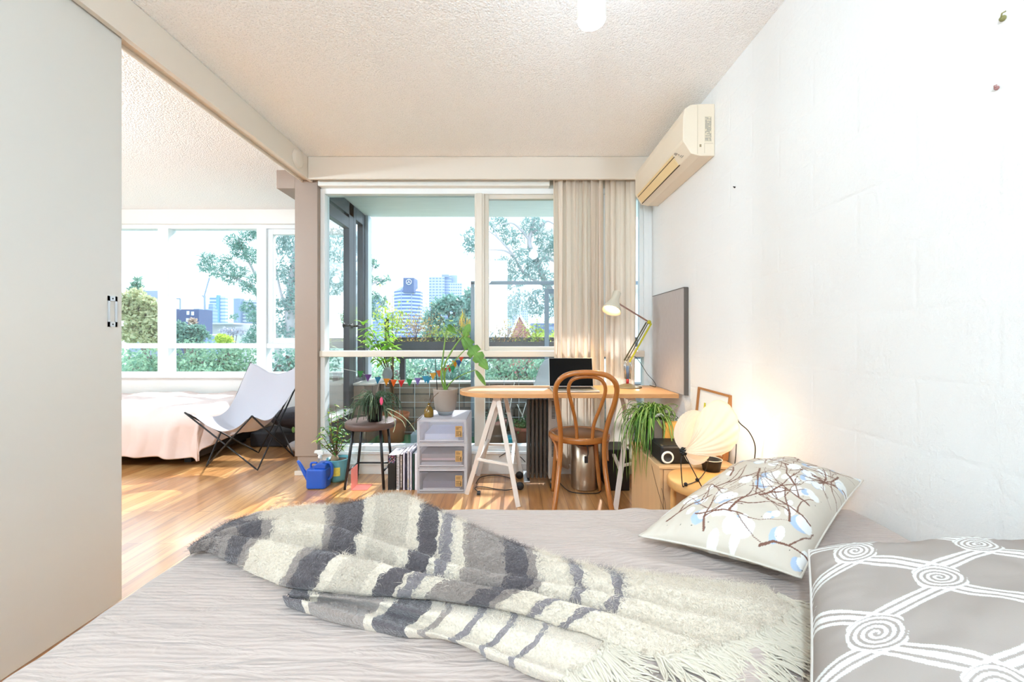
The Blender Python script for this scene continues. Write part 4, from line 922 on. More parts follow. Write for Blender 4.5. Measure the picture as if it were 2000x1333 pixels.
# ================================================================ round stool, cabinet and what stands there
m_birch = M('birch_plywood', '#dda868', .4, vary=(4, .12, (1, 12, 12)))
rs = ROOT('round_stool', (.893, 1.86, 0), 'round birch stool used as bedside table under the shell lamp', 'stool')
OBJ('seat', MB().lathe([(.0001, .474), (.168, .474), (.175, .468), (.176, .44), (.172, .436), (.0001, .436)], (.893, 1.86, 0), 56), m_birch, rs)
for a_ in (45, 135, 225, 315):
    d = Vector((math.cos(R(a_)), math.sin(R(a_)), 0)); c = Vector((.893, 1.86, 0))
    OBJ('leg', MB().tube(smooth_path([c + d * .09 + Vector((0, 0, .428)), c + d * .135 + Vector((0, 0, .428)), c + d * .158 + Vector((0, 0, .40)), c + d * .16 + Vector((0, 0, .2)), c + d * .16], 5), .0145, 8), m_birch, rs)
cb = ROOT('bedside_cabinet', (.95, 2.30, 0), 'low plywood cabinet against the wall behind the round stool', 'cabinet')
m_ply = M('pale_plywood', '#d5b083', .5, vary=(3, .12, (12, 12, 1.5)))
OBJ('cabinet_body', MB().box(.745, .763, 2.06, 2.54, 0, .455).box(.763, 1.125, 2.522, 2.54, 0, .455).box(1.107, 1.125, 2.06, 2.522, 0, .455).box(.763, 1.107, 2.08, 2.522, 0, .05).box(.763, 1.107, 2.08, 2.522, .22, .235), m_ply, cb, bevel=.002)
OBJ('cabinet_top', MB().box(.74, 1.13, 2.055, 2.545, .455, .47), m_ply, cb, bevel=.003)
OBJ('door', MB().box(.766, 1.104, 2.06, 2.076, .02, .452), m_ply, cb, bevel=.002)
sp_ = ROOT('speaker', (.86, 2.17, .47), 'black box speaker with a white ring on the cabinet beside the lamp', 'speaker')
OBJ('speaker_body', MB().box(.765, 1.0, 2.09, 2.26, .4705, .565), m_black, sp_, bevel=.012)
OBJ('ring', MB().lathe([(.026 + .006 * math.cos(k * math.pi / 4), .004 * math.sin(k * math.pi / 4)) for k in range(9)], (.795, 2.086, .507), 30, Matrix.Rotation(R(90), 4, 'X')), m_whitep, sp_, label='white ring')
OBJ('cone', MB().lathe([(.0001, 0), (.02, .002), (.022, .004)], (.795, 2.0865, .507), 24, Matrix.Rotation(R(90), 4, 'X')), M('cone_grey', '#2c2c30', .5), sp_)
OBJ('book', MB().box(.845, .96, 2.275, 2.32, .471, .645), [M('orange_yellow_cover', '#e8a64c', .6, vary=(14, .35))], label='orange and yellow book standing behind the speaker on the cabinet', cat='book', bevel=.002)
mb = MB(); random.seed(8)
mb.grid(lambda u, v: Vector((.80 + u * .05, 2.31 - .03 * v, .655 + .02 * math.sin(u * 3) + .02 * nz(u * 4, v * 4) + .02 * v)), 10, 8); OBJ('tissue', mb, clothmat('white_tissue', '#f4f4f2'), label='white tissue sticking up beside the hanging plant', cat='tissue', solid=.001)
OBJ('tissue_box', MB().box(.79, .835, 2.265, 2.38, .471, .66), M('grey_tissue_box', '#6c655e', .6), label='slim grey box holding the white tissue on the cabinet', cat='box', bevel=.003)
cp = ROOT('cup', (.968, 1.985, .474), 'small black cup with a pale rim on the round stool', 'cup')
OBJ('cup_body', MB().lathe([(.0001, .4745), (.038, .4745), (.046, .52), (.049, .528), (.046, .528), (.036, .485), (.0001, .48)], (.968, 1.985, 0), 32), m_black, cp)
OBJ('rim', MB().lathe([(.049, .5275), (.0505, .5295), (.048, .531), (.0465, .5285)], (.968, 1.985, 0), 32), M('pale_rim', '#b9b4ac', .3), cp)
# framed print leaning on the wall
TF = Matrix.Translation((1.112, 2.34, .4715)) @ Matrix.Rotation(R(6), 4, 'Y')
fr = ROOT('picture_frame', (1.12, 2.34, .4715), 'small wooden box frame with an abstract print leaning above the cabinet', 'picture')
m_fr = M('amber_wood_frame', '#a9703c', .4, vary=(5, .15))
w_, h_ = .185, .345
mb = MB(); mb.box(0, .028, -w_, -w_ + .012, 0, h_, TF); mb.box(0, .028, w_ - .012, w_, 0, h_, TF); mb.box(0, .028, -w_ + .012, w_ - .012, 0, .012, TF); mb.box(0, .028, -w_ + .012, w_ - .012, h_ - .012, h_, TF)
OBJ('frame', mb, m_fr, fr, bevel=.001)
mb = MB(); mb.box(.012, .016, -w_ + .012, w_ - .012, .012, h_ - .012, TF); mb.mat(1); mb.box(.0105, .012, .085, .105, .05, .26, TF); mb.mat(2); mb.box(.0105, .012, -.03, .083, .12, .245, TF); mb.mat(3); mb.box(.0105, .012, -.11, -.032, .05, .245, TF); mb.mat(4); mb.box(.0105, .012, -.03, .083, .05, .118, TF)
OBJ('print', mb, [M('mat_board', '#eeece8', .8), M('print_yellow', '#d9cf3e', .7), M('print_violet', '#6d6796', .7), M('print_blush', '#d8b7a8', .7), M('print_cream', '#e5dccb', .7)], fr)
# shell lamp
sl = ROOT('shell_lamp', (.80, 1.84, .474), 'glowing pleated shell lamp with black wire legs on the round stool', 'lamp')
J = P(1334, 882, 1.78)
def litmat(name, col, st):
    m = clothmat(name, col, .5, (200, .1, .0005)); b = m.node_tree.nodes['Principled BSDF']; b.inputs['Emission Color'].default_value = lin('#fff0d6'); b.inputs['Emission Strength'].default_value = st; return m
m_shell = litmat('pleated_shade', '#f0e6d8', .10)
def fan(nm, apex, outl, bulge, bdir, npl, amp, nu=None):
    q = resample([Vector(p) for p in outl], 160); mb = MB(); bd_ = Vector(bdir).normalized()
    def f(u, v):
        k = u * 160; i = min(159, int(k)); e = q[i].lerp(q[i + 1], k - i); p = apex.lerp(e, v)
        return p + bd_ * (bulge * math.sin(math.pi * min(1, v) ** .9) * math.sin(math.pi * (.06 + .88 * u)) ** .6 + amp * math.sin(2 * math.pi * npl * u) * v ** .8 * (1 - .3 * v))
    mb.grid(f, 160, 26); return OBJ(nm, mb, m_shell, sl, solid=.0012)
A_ = [P(*p) for p in [(1352, 850, 1.80), (1362, 815, 1.83), (1380, 793, 1.86), (1400, 782, 1.87), (1420, 788, 1.86), (1436, 808, 1.84), (1444, 835, 1.82), (1440, 862, 1.80), (1424, 882, 1.79), (1398, 891, 1.78), (1368, 888, 1.77), (1345, 884, 1.77)]]
fan('shade_lobe', J, A_, .075, (-.15, -1, .1), 13, .0055)
B_ = [P(*p) for p in [(1328, 868, 1.80), (1322, 850, 1.84), (1322, 828, 1.88), (1332, 811, 1.92), (1350, 802, 1.94), (1368, 804, 1.95), (1382, 815, 1.95), (1395, 840, 1.93)]]
fan('shade_lobe', J + Vector((0, .004, 0)), B_, .045, (-.7, -.4, .3), 22, .0026)
C_ = [P(*p) for p in [(1343, 880, 1.80), (1362, 879, 1.82), (1382, 888, 1.84), (1384, 895, 1.83), (1372, 905, 1.81), (1355, 905, 1.79), (1342, 893, 1.78)]]
fan('shade_lobe', J + Vector((0, .004, -.002)), C_, .03, (0, -.3, -1), 7, .0015)
OBJ('bulb', MB().sphere(P(1392, 842, 1.885), .028, 16, 10), M('lit_shell_bulb', '#fff0c8', .5, emit=('#ffdc9a', 5)), sl)
L = bpy.data.objects.new('shell_light', bpy.data.lights.new('shell_light', 'POINT')); L.data.energy = 1.5; L.data.color = (1, .76, .52); L.data.shadow_soft_size = .035
L.location = P(1400, 846, 1.90) - Vector((.80, 1.84, .474)); L.parent = sl; COL.objects.link(L)
mb = MB()
for k in range(7):
    a_ = k / 7 * 6.28; mb.sphere(J + Vector((.012 * math.cos(a_), -.004, .012 * math.sin(a_))), .008, 8, 6)
mb.sphere(J, .014, 12, 8); OBJ('joint', mb, m_black, sl)
zf = .479
mb = MB(); mb.tube(smooth_path([J, P(1331, 895, 1.77), P(1330, 908, 1.76), Vector((.735, 1.76, zf + .004)), Vector((.755, 1.775, zf)), Vector((.83, 1.83, zf)), Vector((.90, 1.90, .50)), P(1384, 895, 1.86)], 6), .0022, 7)
OBJ('wire_leg', mb, m_black, sl); OBJ('wire_leg', MB().tube([J, Vector((.80, 1.70, zf))], .0022, 7), m_black, sl)
OBJ('foot_ball', MB().sphere((.755, 1.775, zf + .003), .0085, 12, 8), m_black, sl); OBJ('foot_ball', MB().sphere((.83, 1.83, zf + .003), .0085, 12, 8), m_black, sl)
OBJ('wire_arm', MB().tube(smooth_path([P(1435, 808, 1.86), P(1444, 826, 1.87), P(1462, 843, 1.88), P(1474, 868, 1.89), P(1474, 895, 1.90), Vector((1.11, 1.90, .44))], 7), .0026, 7), m_black, sl)
OBJ('lamp_cord', MB().tube(smooth_path([P(1438, 868, 1.95), P(1437, 890, 1.95), Vector((1.065, 1.96, .46)), Vector((1.07, 1.99, .2)), Vector((1.08, 2.0, .01))], 5), .0024, 6), m_black, sl)

# ================================================================ plants
def ribbon(mb, pts, w0, tipw=.15, fold=.25, up=(0, 0, 1)):
    """a leaf blade along pts: narrow strip folded at the midrib"""
    q = [Vector(p) for p in pts]; n = len(q); vs = []
    for i, p in enumerate(q):
        d = (q[min(i + 1, n - 1)] - q[max(i - 1, 0)]).normalized(); s = d.cross(Vector(up))
        if s.length < .05: s = d.cross(Vector((1, .3, 0)))
        s.normalize(); nn = s.cross(d); t = i / (n - 1); w_ = w0 * (math.sin(math.pi * min(1, .12 + t * .88)) ** .5 if t > 0 else .5) * (1 if t < .97 else tipw)
        vs += [p - s * w_ / 2 + nn * w_ * fold, p, p + s * w_ / 2 + nn * w_ * fold]
    mb.add(vs, [(3 * i + a_, 3 * i + a_ + 1, 3 * i + a_ + 4, 3 * i + a_ + 3) for i in range(n - 1) for a_ in (0, 1)], True)
def blade(mb, base, d, L, W, cup=.12, droop=.25, seg=6, n_up=(0, 0, 1)):
    """one broad pointed leaf"""
    d = Vector(d).normalized(); s = d.cross(Vector(n_up)); s = s.normalized() if s.length > .05 else Vector((1, 0, 0)); nn = s.cross(d); vs = []
    for i in range(seg + 1):
        t = i / seg; w_ = W * math.sin(math.pi * t ** .8) ** .9 if 0 < t < 1 else .0008; c = Vector(base) + d * L * t - Vector((0, 0, 1)) * droop * L * t * t
        vs += [c - s * w_ / 2 + nn * w_ * cup, c, c + s * w_ / 2 + nn * w_ * cup]
    mb.add(vs, [(3 * i + a_, 3 * i + a_ + 1, 3 * i + a_ + 4, 3 * i + a_ + 3) for i in range(seg) for a_ in (0, 1)], True)
m_soil = M('dark_soil', '#3b2c22', .95, bump=(120, 1, .01)); m_stem = M('brown_stem', '#6e5138', .7); m_gstem = M('green_stem', '#6f9440', .5)
# spider plant on the cabinet
m_spA = leafmat('spider_leaf', '#3d6e1c', '#6a9a34', .25); m_spB = leafmat('spider_leaf_pale', '#b8c66a', '#cbd883', .3)
sp = ROOT('spider_plant', (.815, 2.40, .47), 'trailing spider plant with striped leaves hanging over the cabinet under the desk end', 'plant')
OBJ('pot', MB().lathe([(.0001, .471), (.055, .471), (.068, .58), (.071, .60), (.066, .60), (.055, .585), (.0001, .585)], (.835, 2.42, 0), 28), M('grey_pot', '#59564f', .6), sp)
rr = random.Random(5); gA, gB = MB(), MB()
for i in range(260):
    o0 = Vector((.835 + rr.uniform(-.03, .03), 2.42 + rr.uniform(-.03, .03), .60)); an = rr.uniform(0, 6.28); an = math.atan2(math.sin(an) - .35, math.cos(an) - .55)
    d = Vector((math.cos(an), math.sin(an), 0)); Lh = rr.uniform(.05, .20); hz_ = rr.uniform(.03, .13); dr = rr.uniform(.10, .40) if rr.random() < .75 else rr.uniform(-.02, .1)
    if d.x > .2: Lh *= .7; dr *= .4
    if d.y > .3: Lh *= .4
    pts = [o0, o0 + d * Lh * .35 + Vector((0, 0, hz_ * .8)), o0 + d * Lh * .8 + Vector((0, 0, hz_)), o0 + d * Lh * 1.1 + Vector((0, 0, hz_ - dr * .35)), o0 + d * Lh * 1.15 + Vector((rr.uniform(-.03, .03), 0, hz_ - dr))]
    q = smooth_path(pts, 4)
    for p_ in q: p_.x = min(p_.x, 1.10); p_.y = min(p_.y, 2.53 if p_.z < .62 else 2.62)
    ribbon(gA, q, rr.uniform(.008, .012)); q2 = [p_ + Vector((0, -.0008, .0009)) for p_ in q]
    if rr.random() < .8: ribbon(gB, q2, .0034)
OBJ('leaves', gA, m_spA, sp, kind=None); OBJ('leaf_stripes', gB, m_spB, sp, label='pale leaf stripes')
mb = MB()
for k in range(2): mb.tube(smooth_path([(.80, 2.36, .58), (.76 - k * .012, 2.20, .46), (.755 - .01 * k, 2.04, .34 - .04 * k), (.765 + .01 * k, 2.03, .26 - .03 * k)], 5), .0012, 4)
OBJ('runner', mb, m_stem, sp)

# monstera on the drawers
mo = ROOT('monstera', (-.505, 3.13, .53), 'potted monstera with long curved stems on top of the drawer unit', 'plant')
m_conc2 = M('taupe_clay', '#a2968c', .85, vary=(9, .12), bump=(80, .3, .002))
px0, py0 = -.505, 3.13
OBJ('saucer', MB().lathe([(.0001, .531), (.052, .531), (.062, .553), (.066, .560), (.060, .560), (.0001, .552)], (px0, py0, 0), 36), M('blue_grey_saucer', '#9aa3a8', .6), mo)
OBJ('pot', MB().lathe([(.0001, .556), (.060, .556), (.074, .566), (.083, .60), (.093, .72), (.096, .727), (.089, .727), (.084, .705), (.0001, .705)], (px0, py0, 0), 44), m_conc2, mo)
OBJ('soil', MB().lathe([(.086, .709), (.04, .716), (.0001, .714)], (px0, py0, 0), 30), m_soil, mo)
b0 = Vector((px0 - .005, py0, .712)); Pm = lambda x, y, Y=3.10: P(x, y, Y)
stems = [[b0, Pm(862, 735), Pm(866, 690), Pm(873, 640)], [b0 + Vector((.01, 0, 0)), Pm(867, 720), Pm(880, 690), Pm(898, 664), Pm(906, 657)], [b0, Pm(870, 728), Pm(888, 706), Pm(902, 690), Pm(918, 675)], [b0 + Vector((.01, 0, 0)), Pm(880, 748), Pm(900, 734), Pm(929, 723, 3.0)]]
for s_, w_ in zip(stems, (.0075, .008, .006, .006)):
    q = smooth_path(s_, 7); OBJ('stem', MB().tube(q, [w_ - .003 * i / len(q) for i in range(len(q))], 8), m_gstem, mo)
m_mon = leafmat('monstera_leaf', '#4f7f33', '#76a34a', .3)
def split_leaf(nm, base, tip, W, nrm, cuts, curl=.1):
    base, tip = Vector(base), Vector(tip); d = tip - base; L_ = d.length; d.normalize(); s = d.cross(Vector(nrm)).normalized(); nn = s.cross(d); mb = MB()
    for side in (-1, 1):
        q = []
        N = 34
        for i in range(N + 1):
            t = i / N; w_ = W / 2 * (math.sin(math.pi * min(1, t * .93 + .07)) ** .62) * (1 - .35 * t); c_ = 1
            for ct, dp in cuts:
                if abs(t - ct) < .028: c_ = 1 - dp * (1 - abs(t - ct) / .028) ** .5
            q.append((t, w_ * c_))
        vs = []
        for t, w_ in q:
            mid = base + d * L_ * t + nn * (-curl * L_ * t * t)
            for k in range(4):
                f_ = k / 3; vs.append(mid + s * side * w_ * f_ + d * (.25 * w_ * f_) + nn * (.25 * w_ * f_ * (1 - f_) * 2 - .18 * w_ * f_ * f_))
        mb.add(vs, [(4 * i + k, 4 * i + k + 1, 4 * i + k + 5, 4 * i + k + 4) for i in range(N) for k in range(3)], True)
    mb.tube([base, base.lerp(tip, .5) + nn * (-curl * L_ * .25), tip + nn * (-curl * L_)], [.0022, .0016, .0006], 6)
    return OBJ(nm, mb, m_mon, mo)
split_leaf('leaf', Pm(904, 660), Pm(952, 722, 2.98), .125, (-.35, -.75, .35), [(.28, .75), (.5, .7), (.7, .45)], .05)
split_leaf('leaf', Pm(906, 658), Pm(915, 634, 3.06), .085, (-.4, -.8, .1), [(.4, .5)], .15)
split_leaf('leaf', Pm(874, 642), Pm(893, 650, 3.05), .05, (.3, -.5, .6), [], .1); split_leaf('leaf', Pm(876, 634), Pm(890, 648, 3.08), .06, (.7, -.6, .1), [], .2)
split_leaf('leaf', Pm(930, 724, 3.0), Pm(951, 750, 2.93), .06, (.6, -.6, .4), [], .15)
OBJ('stake', MB().tube([(-.565, 3.12, .70), P(850, 702, 3.12)], .003, 6), m_black, mo)
OBJ('aerial_root', MB().tube(smooth_path([b0 + Vector((-.01, -.03, .01)), Pm(848, 775, 3.0), Pm(835, 800, 2.94), Pm(820, 818, 2.90), Pm(798, 834, 2.90)], 7), .0022, 6), m_stem, mo)
# amber vase with a dry twig
va = ROOT('vase', (-.612, 3.03, .53), 'small amber glass vase holding a dry twig beside the monstera pot', 'vase')
OBJ('vase_body', MB().lathe([(.0001, .531), (.034, .531), (.036, .54), (.034, .58), (.020, .603), (.009, .612), (.009, .628), (.012, .632), (.007, .632), (.006, .61), (.0001, .60)], (-.612, 3.03, 0), 30), M('amber_glass', '#8a6a1e', .12, trans=.35, spec=.6), va)
mb = MB(); mb.tube([(-.612, 3.03, .62), (-.605, 3.03, .67), (-.60, 3.02, .70)], .0016, 5)
for dx in (-.02, .012): mb.lathe([(.009 + .0012 * math.cos(k * math.pi / 3), .0012 * math.sin(k * math.pi / 3)) for k in range(7)], (-.612 + dx, 3.025, .655), 16, Matrix.Rotation(R(90), 4, 'X'))
OBJ('twig', mb, m_stem, va)

# dark stool with its plant
m_dk = M('dark_walnut_seat', '#5c4740', .5, vary=(4, .25, (1, 8, 8))); m_dkm = M('dark_stool_metal', '#1f2024', .35)
ds = ROOT('dark_stool', (-1.07, 3.12, 0), 'dark round stool with splayed metal legs by the window', 'stool')
OBJ('seat', MB().lathe([(.0001, .487), (.178, .487), (.186, .481), (.187, .452), (.180, .440), (.0001, .436)], (-1.07, 3.12, 0), 52), m_dk, ds)
for sx, sy in ((-1, -1), (1, -1), (-1, 1), (1, 1)):
    OBJ('leg', MB().tube([(-1.07 + sx * .10, 3.12 + sy * .09, .437), (-1.08 + sx * .143, 3.12 + sy * .115, .0)], .0105, 10), m_dkm, ds)
for a_, b2 in (((-1, -1), (-1, 1)), ((1, -1), (1, 1)), ((-1, 1), (1, 1))):
    z = .13; f_ = 1 - z / .437; g = lambda s: (-1.07 - .01 * f_ + s[0] * (.10 + .043 * f_), 3.12 + s[1] * (.09 + .025 * f_), z)
    OBJ('stretcher', MB().tube([g(a_), g(b2)], .007, 8), m_dkm, ds)
mb = MB()
for sx in (-1, 1): mb.sphere((-1.0775 + sx * .131, 3.019, .13), .005, 8, 6)
OBJ('bolt', mb, M('brass_bolt', '#c9b27a', .3, .9), ds)
gp = ROOT('grassy_plant', (-1.035, 3.10, .487), 'black pot with thin drooping grassy leaves on the dark stool', 'plant')
gx, gy = -1.03, 3.09
OBJ('pot', MB().lathe([(.0001, .4885), (.048, .4885), (.062, .60), (.066, .612), (.061, .612), (.057, .595), (.0001, .595)], (gx, gy, 0), 32), m_black, gp)
rr = random.Random(9); mb = MB()
for i in range(150):
    an = rr.uniform(0, 6.28); d = Vector((math.cos(an), math.sin(an), 0)); Lh = rr.uniform(.04, .17); hz_ = rr.uniform(.01, .11); dr = rr.uniform(.02, .15)
    o0 = Vector((gx, gy, .598)) + d * rr.uniform(0, .03)
    q = smooth_path([o0, o0 + d * Lh * .4 + Vector((0, 0, hz_)), o0 + d * Lh * .85 + Vector((0, 0, hz_ * .9)), o0 + d * Lh * 1.1 + Vector((0, 0, hz_ - dr))], 4)
    for p_ in q: p_.z = max(p_.z, .492) if (p_ - Vector((-1.07, 3.12, p_.z))).length < .19 else p_.z; p_.y = min(p_.y, 3.32)
    mb.tube(q, .0023, 4)
OBJ('leaves', mb, leafmat('thin_dark_leaf', '#3f5640', '#66805e', .2), gp)
mb = MB()
for s_ in ([(762, 800), (785, 812), (803, 830), (812, 845)], [(765, 812), (772, 828), (768, 845)], [(768, 812), (785, 822), (792, 835)]): mb.tube(smooth_path([P(752, 800, 3.05)] + [P(x, y, 2.98) for x, y in s_], 4), .0028, 5)
OBJ('pale_shoot', mb, M('pale_shoot', '#b9c9a8', .5), gp)
OBJ('plant_tag', MB().sphere(P(745, 784, 3.02), .03, 14, 8, (.45, .25, 1.0)), M('pink_tag', '#e8547e', .5), gp, label='pink flower shaped tag')

# teal pot with young ficus
tp_ = ROOT('potted_ficus', (-1.36, 3.2, 0), 'small leafy ficus in a teal pot with a yellow sticker by the window', 'plant')
tx, ty = -1.355, 3.20
OBJ('pot', MB().lathe([(.0001, .001), (.052, .001), (.068, .02), (.080, .12), (.084, .17), (.086, .176), (.080, .176), (.075, .155), (.0001, .155)], (tx, ty, 0), 40), M('teal_plastic', '#5fa8b8', .35), tp_)
OBJ('soil', MB().lathe([(.076, .158), (.0001, .164)], (tx, ty, 0), 26), m_soil, tp_)
mb = MB()
for i in range(9):
    a0, a1 = R(-120 + i * 7), R(-120 + (i + 1) * 7); mb.add([(tx + .084 * math.cos(a_), ty + .084 * math.sin(a_) - .001, z) for z in (.06, .125) for a_ in (a0, a1)], [(0, 1, 3, 2)])
OBJ('sticker', mb, M('yellow_sticker', '#d9cf5a', .6, vary=(60, .3)), tp_, label='yellow sticker')
OBJ('root_bulb', MB().sphere((tx - .018, ty - .02, .175), .03, 14, 8, (1, 1, 1.1)), M('pale_root', '#9b8468', .8), tp_)
rr = random.Random(12); mb = MB(); lv = MB(); lv2 = MB()
tips = [(655, 792), (648, 806), (640, 800), (632, 835), (620, 860), (625, 846), (672, 795), (668, 830), (680, 862), (660, 850), (640, 868), (650, 835), (676, 845), (662, 812)]
for k, (x, y) in enumerate(tips):
    t = P(x, y, 3.16 + rr.uniform(-.06, .06)); m1 = Vector((tx + rr.uniform(-.02, .02), ty - .01, .20)).lerp(t, .5) + Vector((rr.uniform(-.02, .02), 0, .0)); q = smooth_path([(tx - .015, ty - .015, .19), m1, t], 6)
    mb.tube(q, [.0045 - .0035 * i / len(q) for i in range(len(q))], 6)
    for j in range(4, len(q)):
        for _ in range(2):
            a_ = rr.uniform(0, 6.28); d = Vector((math.cos(a_), math.sin(a_) * .7, rr.uniform(-.3, .6))); blade(lv if rr.random() < .75 else lv2, q[j], d, rr.uniform(.03, .05), rr.uniform(.014, .02), droop=.3)
OBJ('stem', mb, m_stem, tp_); OBJ('leaves', lv, leafmat('ficus_leaf', '#35682f', '#5f9440', .3), tp_); OBJ('young_leaves', lv2, leafmat('ficus_young_leaf', '#9dbb3e', '#bfd05a', .4), tp_, label='yellow green young leaves')

# blue watering can, spray bottle, pink bookend
wc = ROOT('watering_can', (-1.45, 3.07, 0), 'bright blue plastic watering can on the floor by the column', 'watering can')
m_blue = M('blue_plastic', '#1f56b8', .35)
poly = [(-1.515, 3.02), (-1.50, 3.005), (-1.385, 3.005), (-1.37, 3.02), (-1.37, 3.11), (-1.385, 3.125), (-1.50, 3.125), (-1.515, 3.11)]
mb = MB(); mb.prism(poly, .001, .145); OBJ('can_body', mb, m_blue, wc, bevel=.010, seg=3)
mb = MB(); mb.prism([(-1.46, .143), (-1.375, .143), (-1.372, .175), (-1.40, .188), (-1.44, .184), (-1.462, .165)], 0, .08, Matrix(((1, 0, 0, 0), (0, 0, 1, 3.025), (0, 1, 0, 0), (0, 0, 0, 1)))); OBJ('hood', mb, m_blue, wc, bevel=.008, seg=3)
OBJ('spout', MB().tube(smooth_path([(-1.512, 3.065, .045), (-1.545, 3.065, .10), (-1.58, 3.065, .165), (-1.60, 3.065, .195)], 5), [.018 - .009 * i / 15 for i in range(16)], 12), m_blue, wc)
OBJ('handle', MB().tube(smooth_path([(-1.40, 3.065, .176), (-1.365, 3.065, .180), (-1.345, 3.065, .155), (-1.345, 3.065, .09), (-1.368, 3.065, .055)], 6), .011, 10).tube(smooth_path([(-1.50, 3.065, .14), (-1.50, 3.065, .172), (-1.485, 3.065, .18), (-1.455, 3.065, .178)], 5), .008, 8), m_blue, wc)
sb = ROOT('spray_bottle', (-1.49, 3.21, 0), 'clear spray bottle with a white nozzle behind the watering can', 'bottle')
OBJ('bottle_body', MB().lathe([(.0001, .001), (.034, .001), (.036, .01), (.036, .13), (.018, .165), (.012, .175), (.0001, .175)], (-1.50, 3.21, 0), 24), m_ppc, sb)
OBJ('nozzle', MB().lathe([(.0001, .172), (.015, .172), (.016, .19), (.009, .20), (.0001, .20)], (-1.50, 3.21, 0), 18).prism([(-1.545, .212), (-1.54, .232), (-1.49, .236), (-1.47, .225), (-1.475, .198), (-1.515, .198), (-1.52, .210)], 0, .02, Matrix(((1, 0, 0, 0), (0, 0, 1, 3.2), (0, 1, 0, 0), (0, 0, 0, 1)))), m_whitep, sb, bevel=.003)
m_pink = plastic('pink_acrylic', '#f5a096', .35)
OBJ('bookend', MB().box(-1.172, -1.168, 2.99, 3.11, .004, .155).box(-1.168, -1.055, 2.99, 3.11, .001, .005), m_pink, label='translucent pink acrylic bookend on the floor between the stool legs', cat='bookend', bevel=.001)

# ================================================================ adjoining room: bed, butterfly chair, bag
fb = ROOT('far_bed', (-3.6, 3.95, 0), 'low dark bed base in the adjoining room under a white duvet', 'bed')
OBJ('bed_base', MB().box(-4.7, -2.78, 3.64, 4.54, .05, .16), M('dark_bed_base', '#2d2624', .7), fb, bevel=.01)
for x in (-4.5, -2.9):
    for y in (3.7, 4.4): OBJ('leg', MB().box(x - .03, x + .03, y - .03, y + .03, 0, .05), m_black, fb)
OBJ('mattress', MB().box(-4.65, -2.84, 3.68, 4.52, .16, .42), M('far_mattress', '#dcd7d2', .9), fb, bevel=.04, seg=3)
def duvet(u, v):
    x0, x1, y0, y1, top, r = -4.72, -2.80, 3.60, 4.54, .50, .16; e1, e2 = .30, .42
    X = x0 + (x1 + e1 + .08 - x0) * u; Y = (y0 - e2) + (y1 - y0 + e2) * v
    def rd(o):
        if o <= 0: return 0, 0
        q = r * math.pi / 2
        return (r * math.sin(o / r), r * (1 - math.cos(o / r))) if o < q else (r, r + o - q)
    ox = max(0, X - (x1 - .05)); oy = max(0, (y0 + .08) - Y); ax_, dx = rd(ox); ay_, dy = rd(oy)
    Xp = min(X, x1 - .05) + ax_; Yp = max(Y, y0 + .08) - ay_; z = top - max(dx, dy) - .25 * min(dx, dy)
    puff = .035 * nz(X * 2.2, Y * 2.6, 2) + .018 * nz(X * 6 + 2, Y * 5, 7); fold = .016 * max(0, math.sin(X * 19 + 3 * nz(X * 2, Y * 3))) * min(1, dy * 6) + .016 * nz(X * 9, Y * 2.2, 5) * (1 if dy > .02 else .4)
    return Vector((Xp + .5 * puff * min(1, dx * 5), Yp - (fold + .6 * puff) * min(1, dy * 6), max(.05 + .03 * nz(X * 3, 5), z + puff * (1 - min(1, dy * 4)) + (.04 * nz(X * 4, 3) if dy > .2 else 0))))
OBJ('duvet', MB().grid(duvet, 220, 120), M('pale_pink_duvet', '#ddccc7', .9, bump=(18, .25, .01)), label='puffy pale duvet hanging over the side of the far bed', cat='duvet', solid=.01)
OBJ('storage_case', MB().box(-2.66, -1.98, 4.16, 4.52, .001, .15), M('black_case_fabric', '#221f22', .7, bump=(60, .4, .003)), label='low black case on the floor behind the butterfly chair', cat='case', bevel=.02, seg=3)
bag = ROOT('duffel_bag', (-2.2, 4.3, .155), 'dark soft bag with a green tag behind the butterfly chair', 'bag')
mb = MB(); mb.grid(lambda u, v: Vector((-2.18 + .30 * math.cos(2 * math.pi * u) * (math.sin(math.pi * v) ** .5 + .001), 4.25 + .17 * math.sin(2 * math.pi * u) * (math.sin(math.pi * v) ** .5 + .001), .165 + .24 * v + .02 * nz(u * 9, v * 4) * math.sin(math.pi * v))), 48, 20)
OBJ('bag_body', mb, M('dark_nylon', '#2c2a33', .6, bump=(40, .4, .01)), bag)
OBJ('tag', MB().sphere(P(573, 840, 4.06), .03, 12, 8, (.6, .15, 1)), M('green_tag', '#7fa85a', .6), bag)
OBJ('bag', MB().grid(lambda u, v: Vector((-2.02 + .15 * math.cos(2 * math.pi * u) * (math.sin(math.pi * v) ** .6 + .001), 3.98 + .09 * math.sin(2 * math.pi * u) * (math.sin(math.pi * v) ** .6 + .001), .001 + .13 * v)), 30, 14), M('grey_white_cloth', '#c3c1c4', .8, bump=(30, .5, .01)), label='small grey white cloth bag on the floor beside the far bed', cat='bag')
bc = ROOT('butterfly_chair', (-2.32, 3.68, 0), 'white canvas butterfly chair on a thin black wire frame', 'chair')
F1, F2, F3, F4 = Vector((-2.63, 3.53, .006)), Vector((-2.127, 3.43, .006)), Vector((-2.44, 3.95, .006)), Vector((-2.035, 3.83, .006))
TA, TB, TC, TD = Vector((-2.565, 4.03, .872)), Vector((-1.93, 3.86, .872)), Vector((-2.69, 3.37, .50)), Vector((-2.04, 3.22, .50))
mb = MB()
def rod(a_, m_, b2):
    q = [a_, a_.lerp(m_, .94), m_ + Vector((0, 0, .0)), m_.lerp(b2, .06), b2]; return q
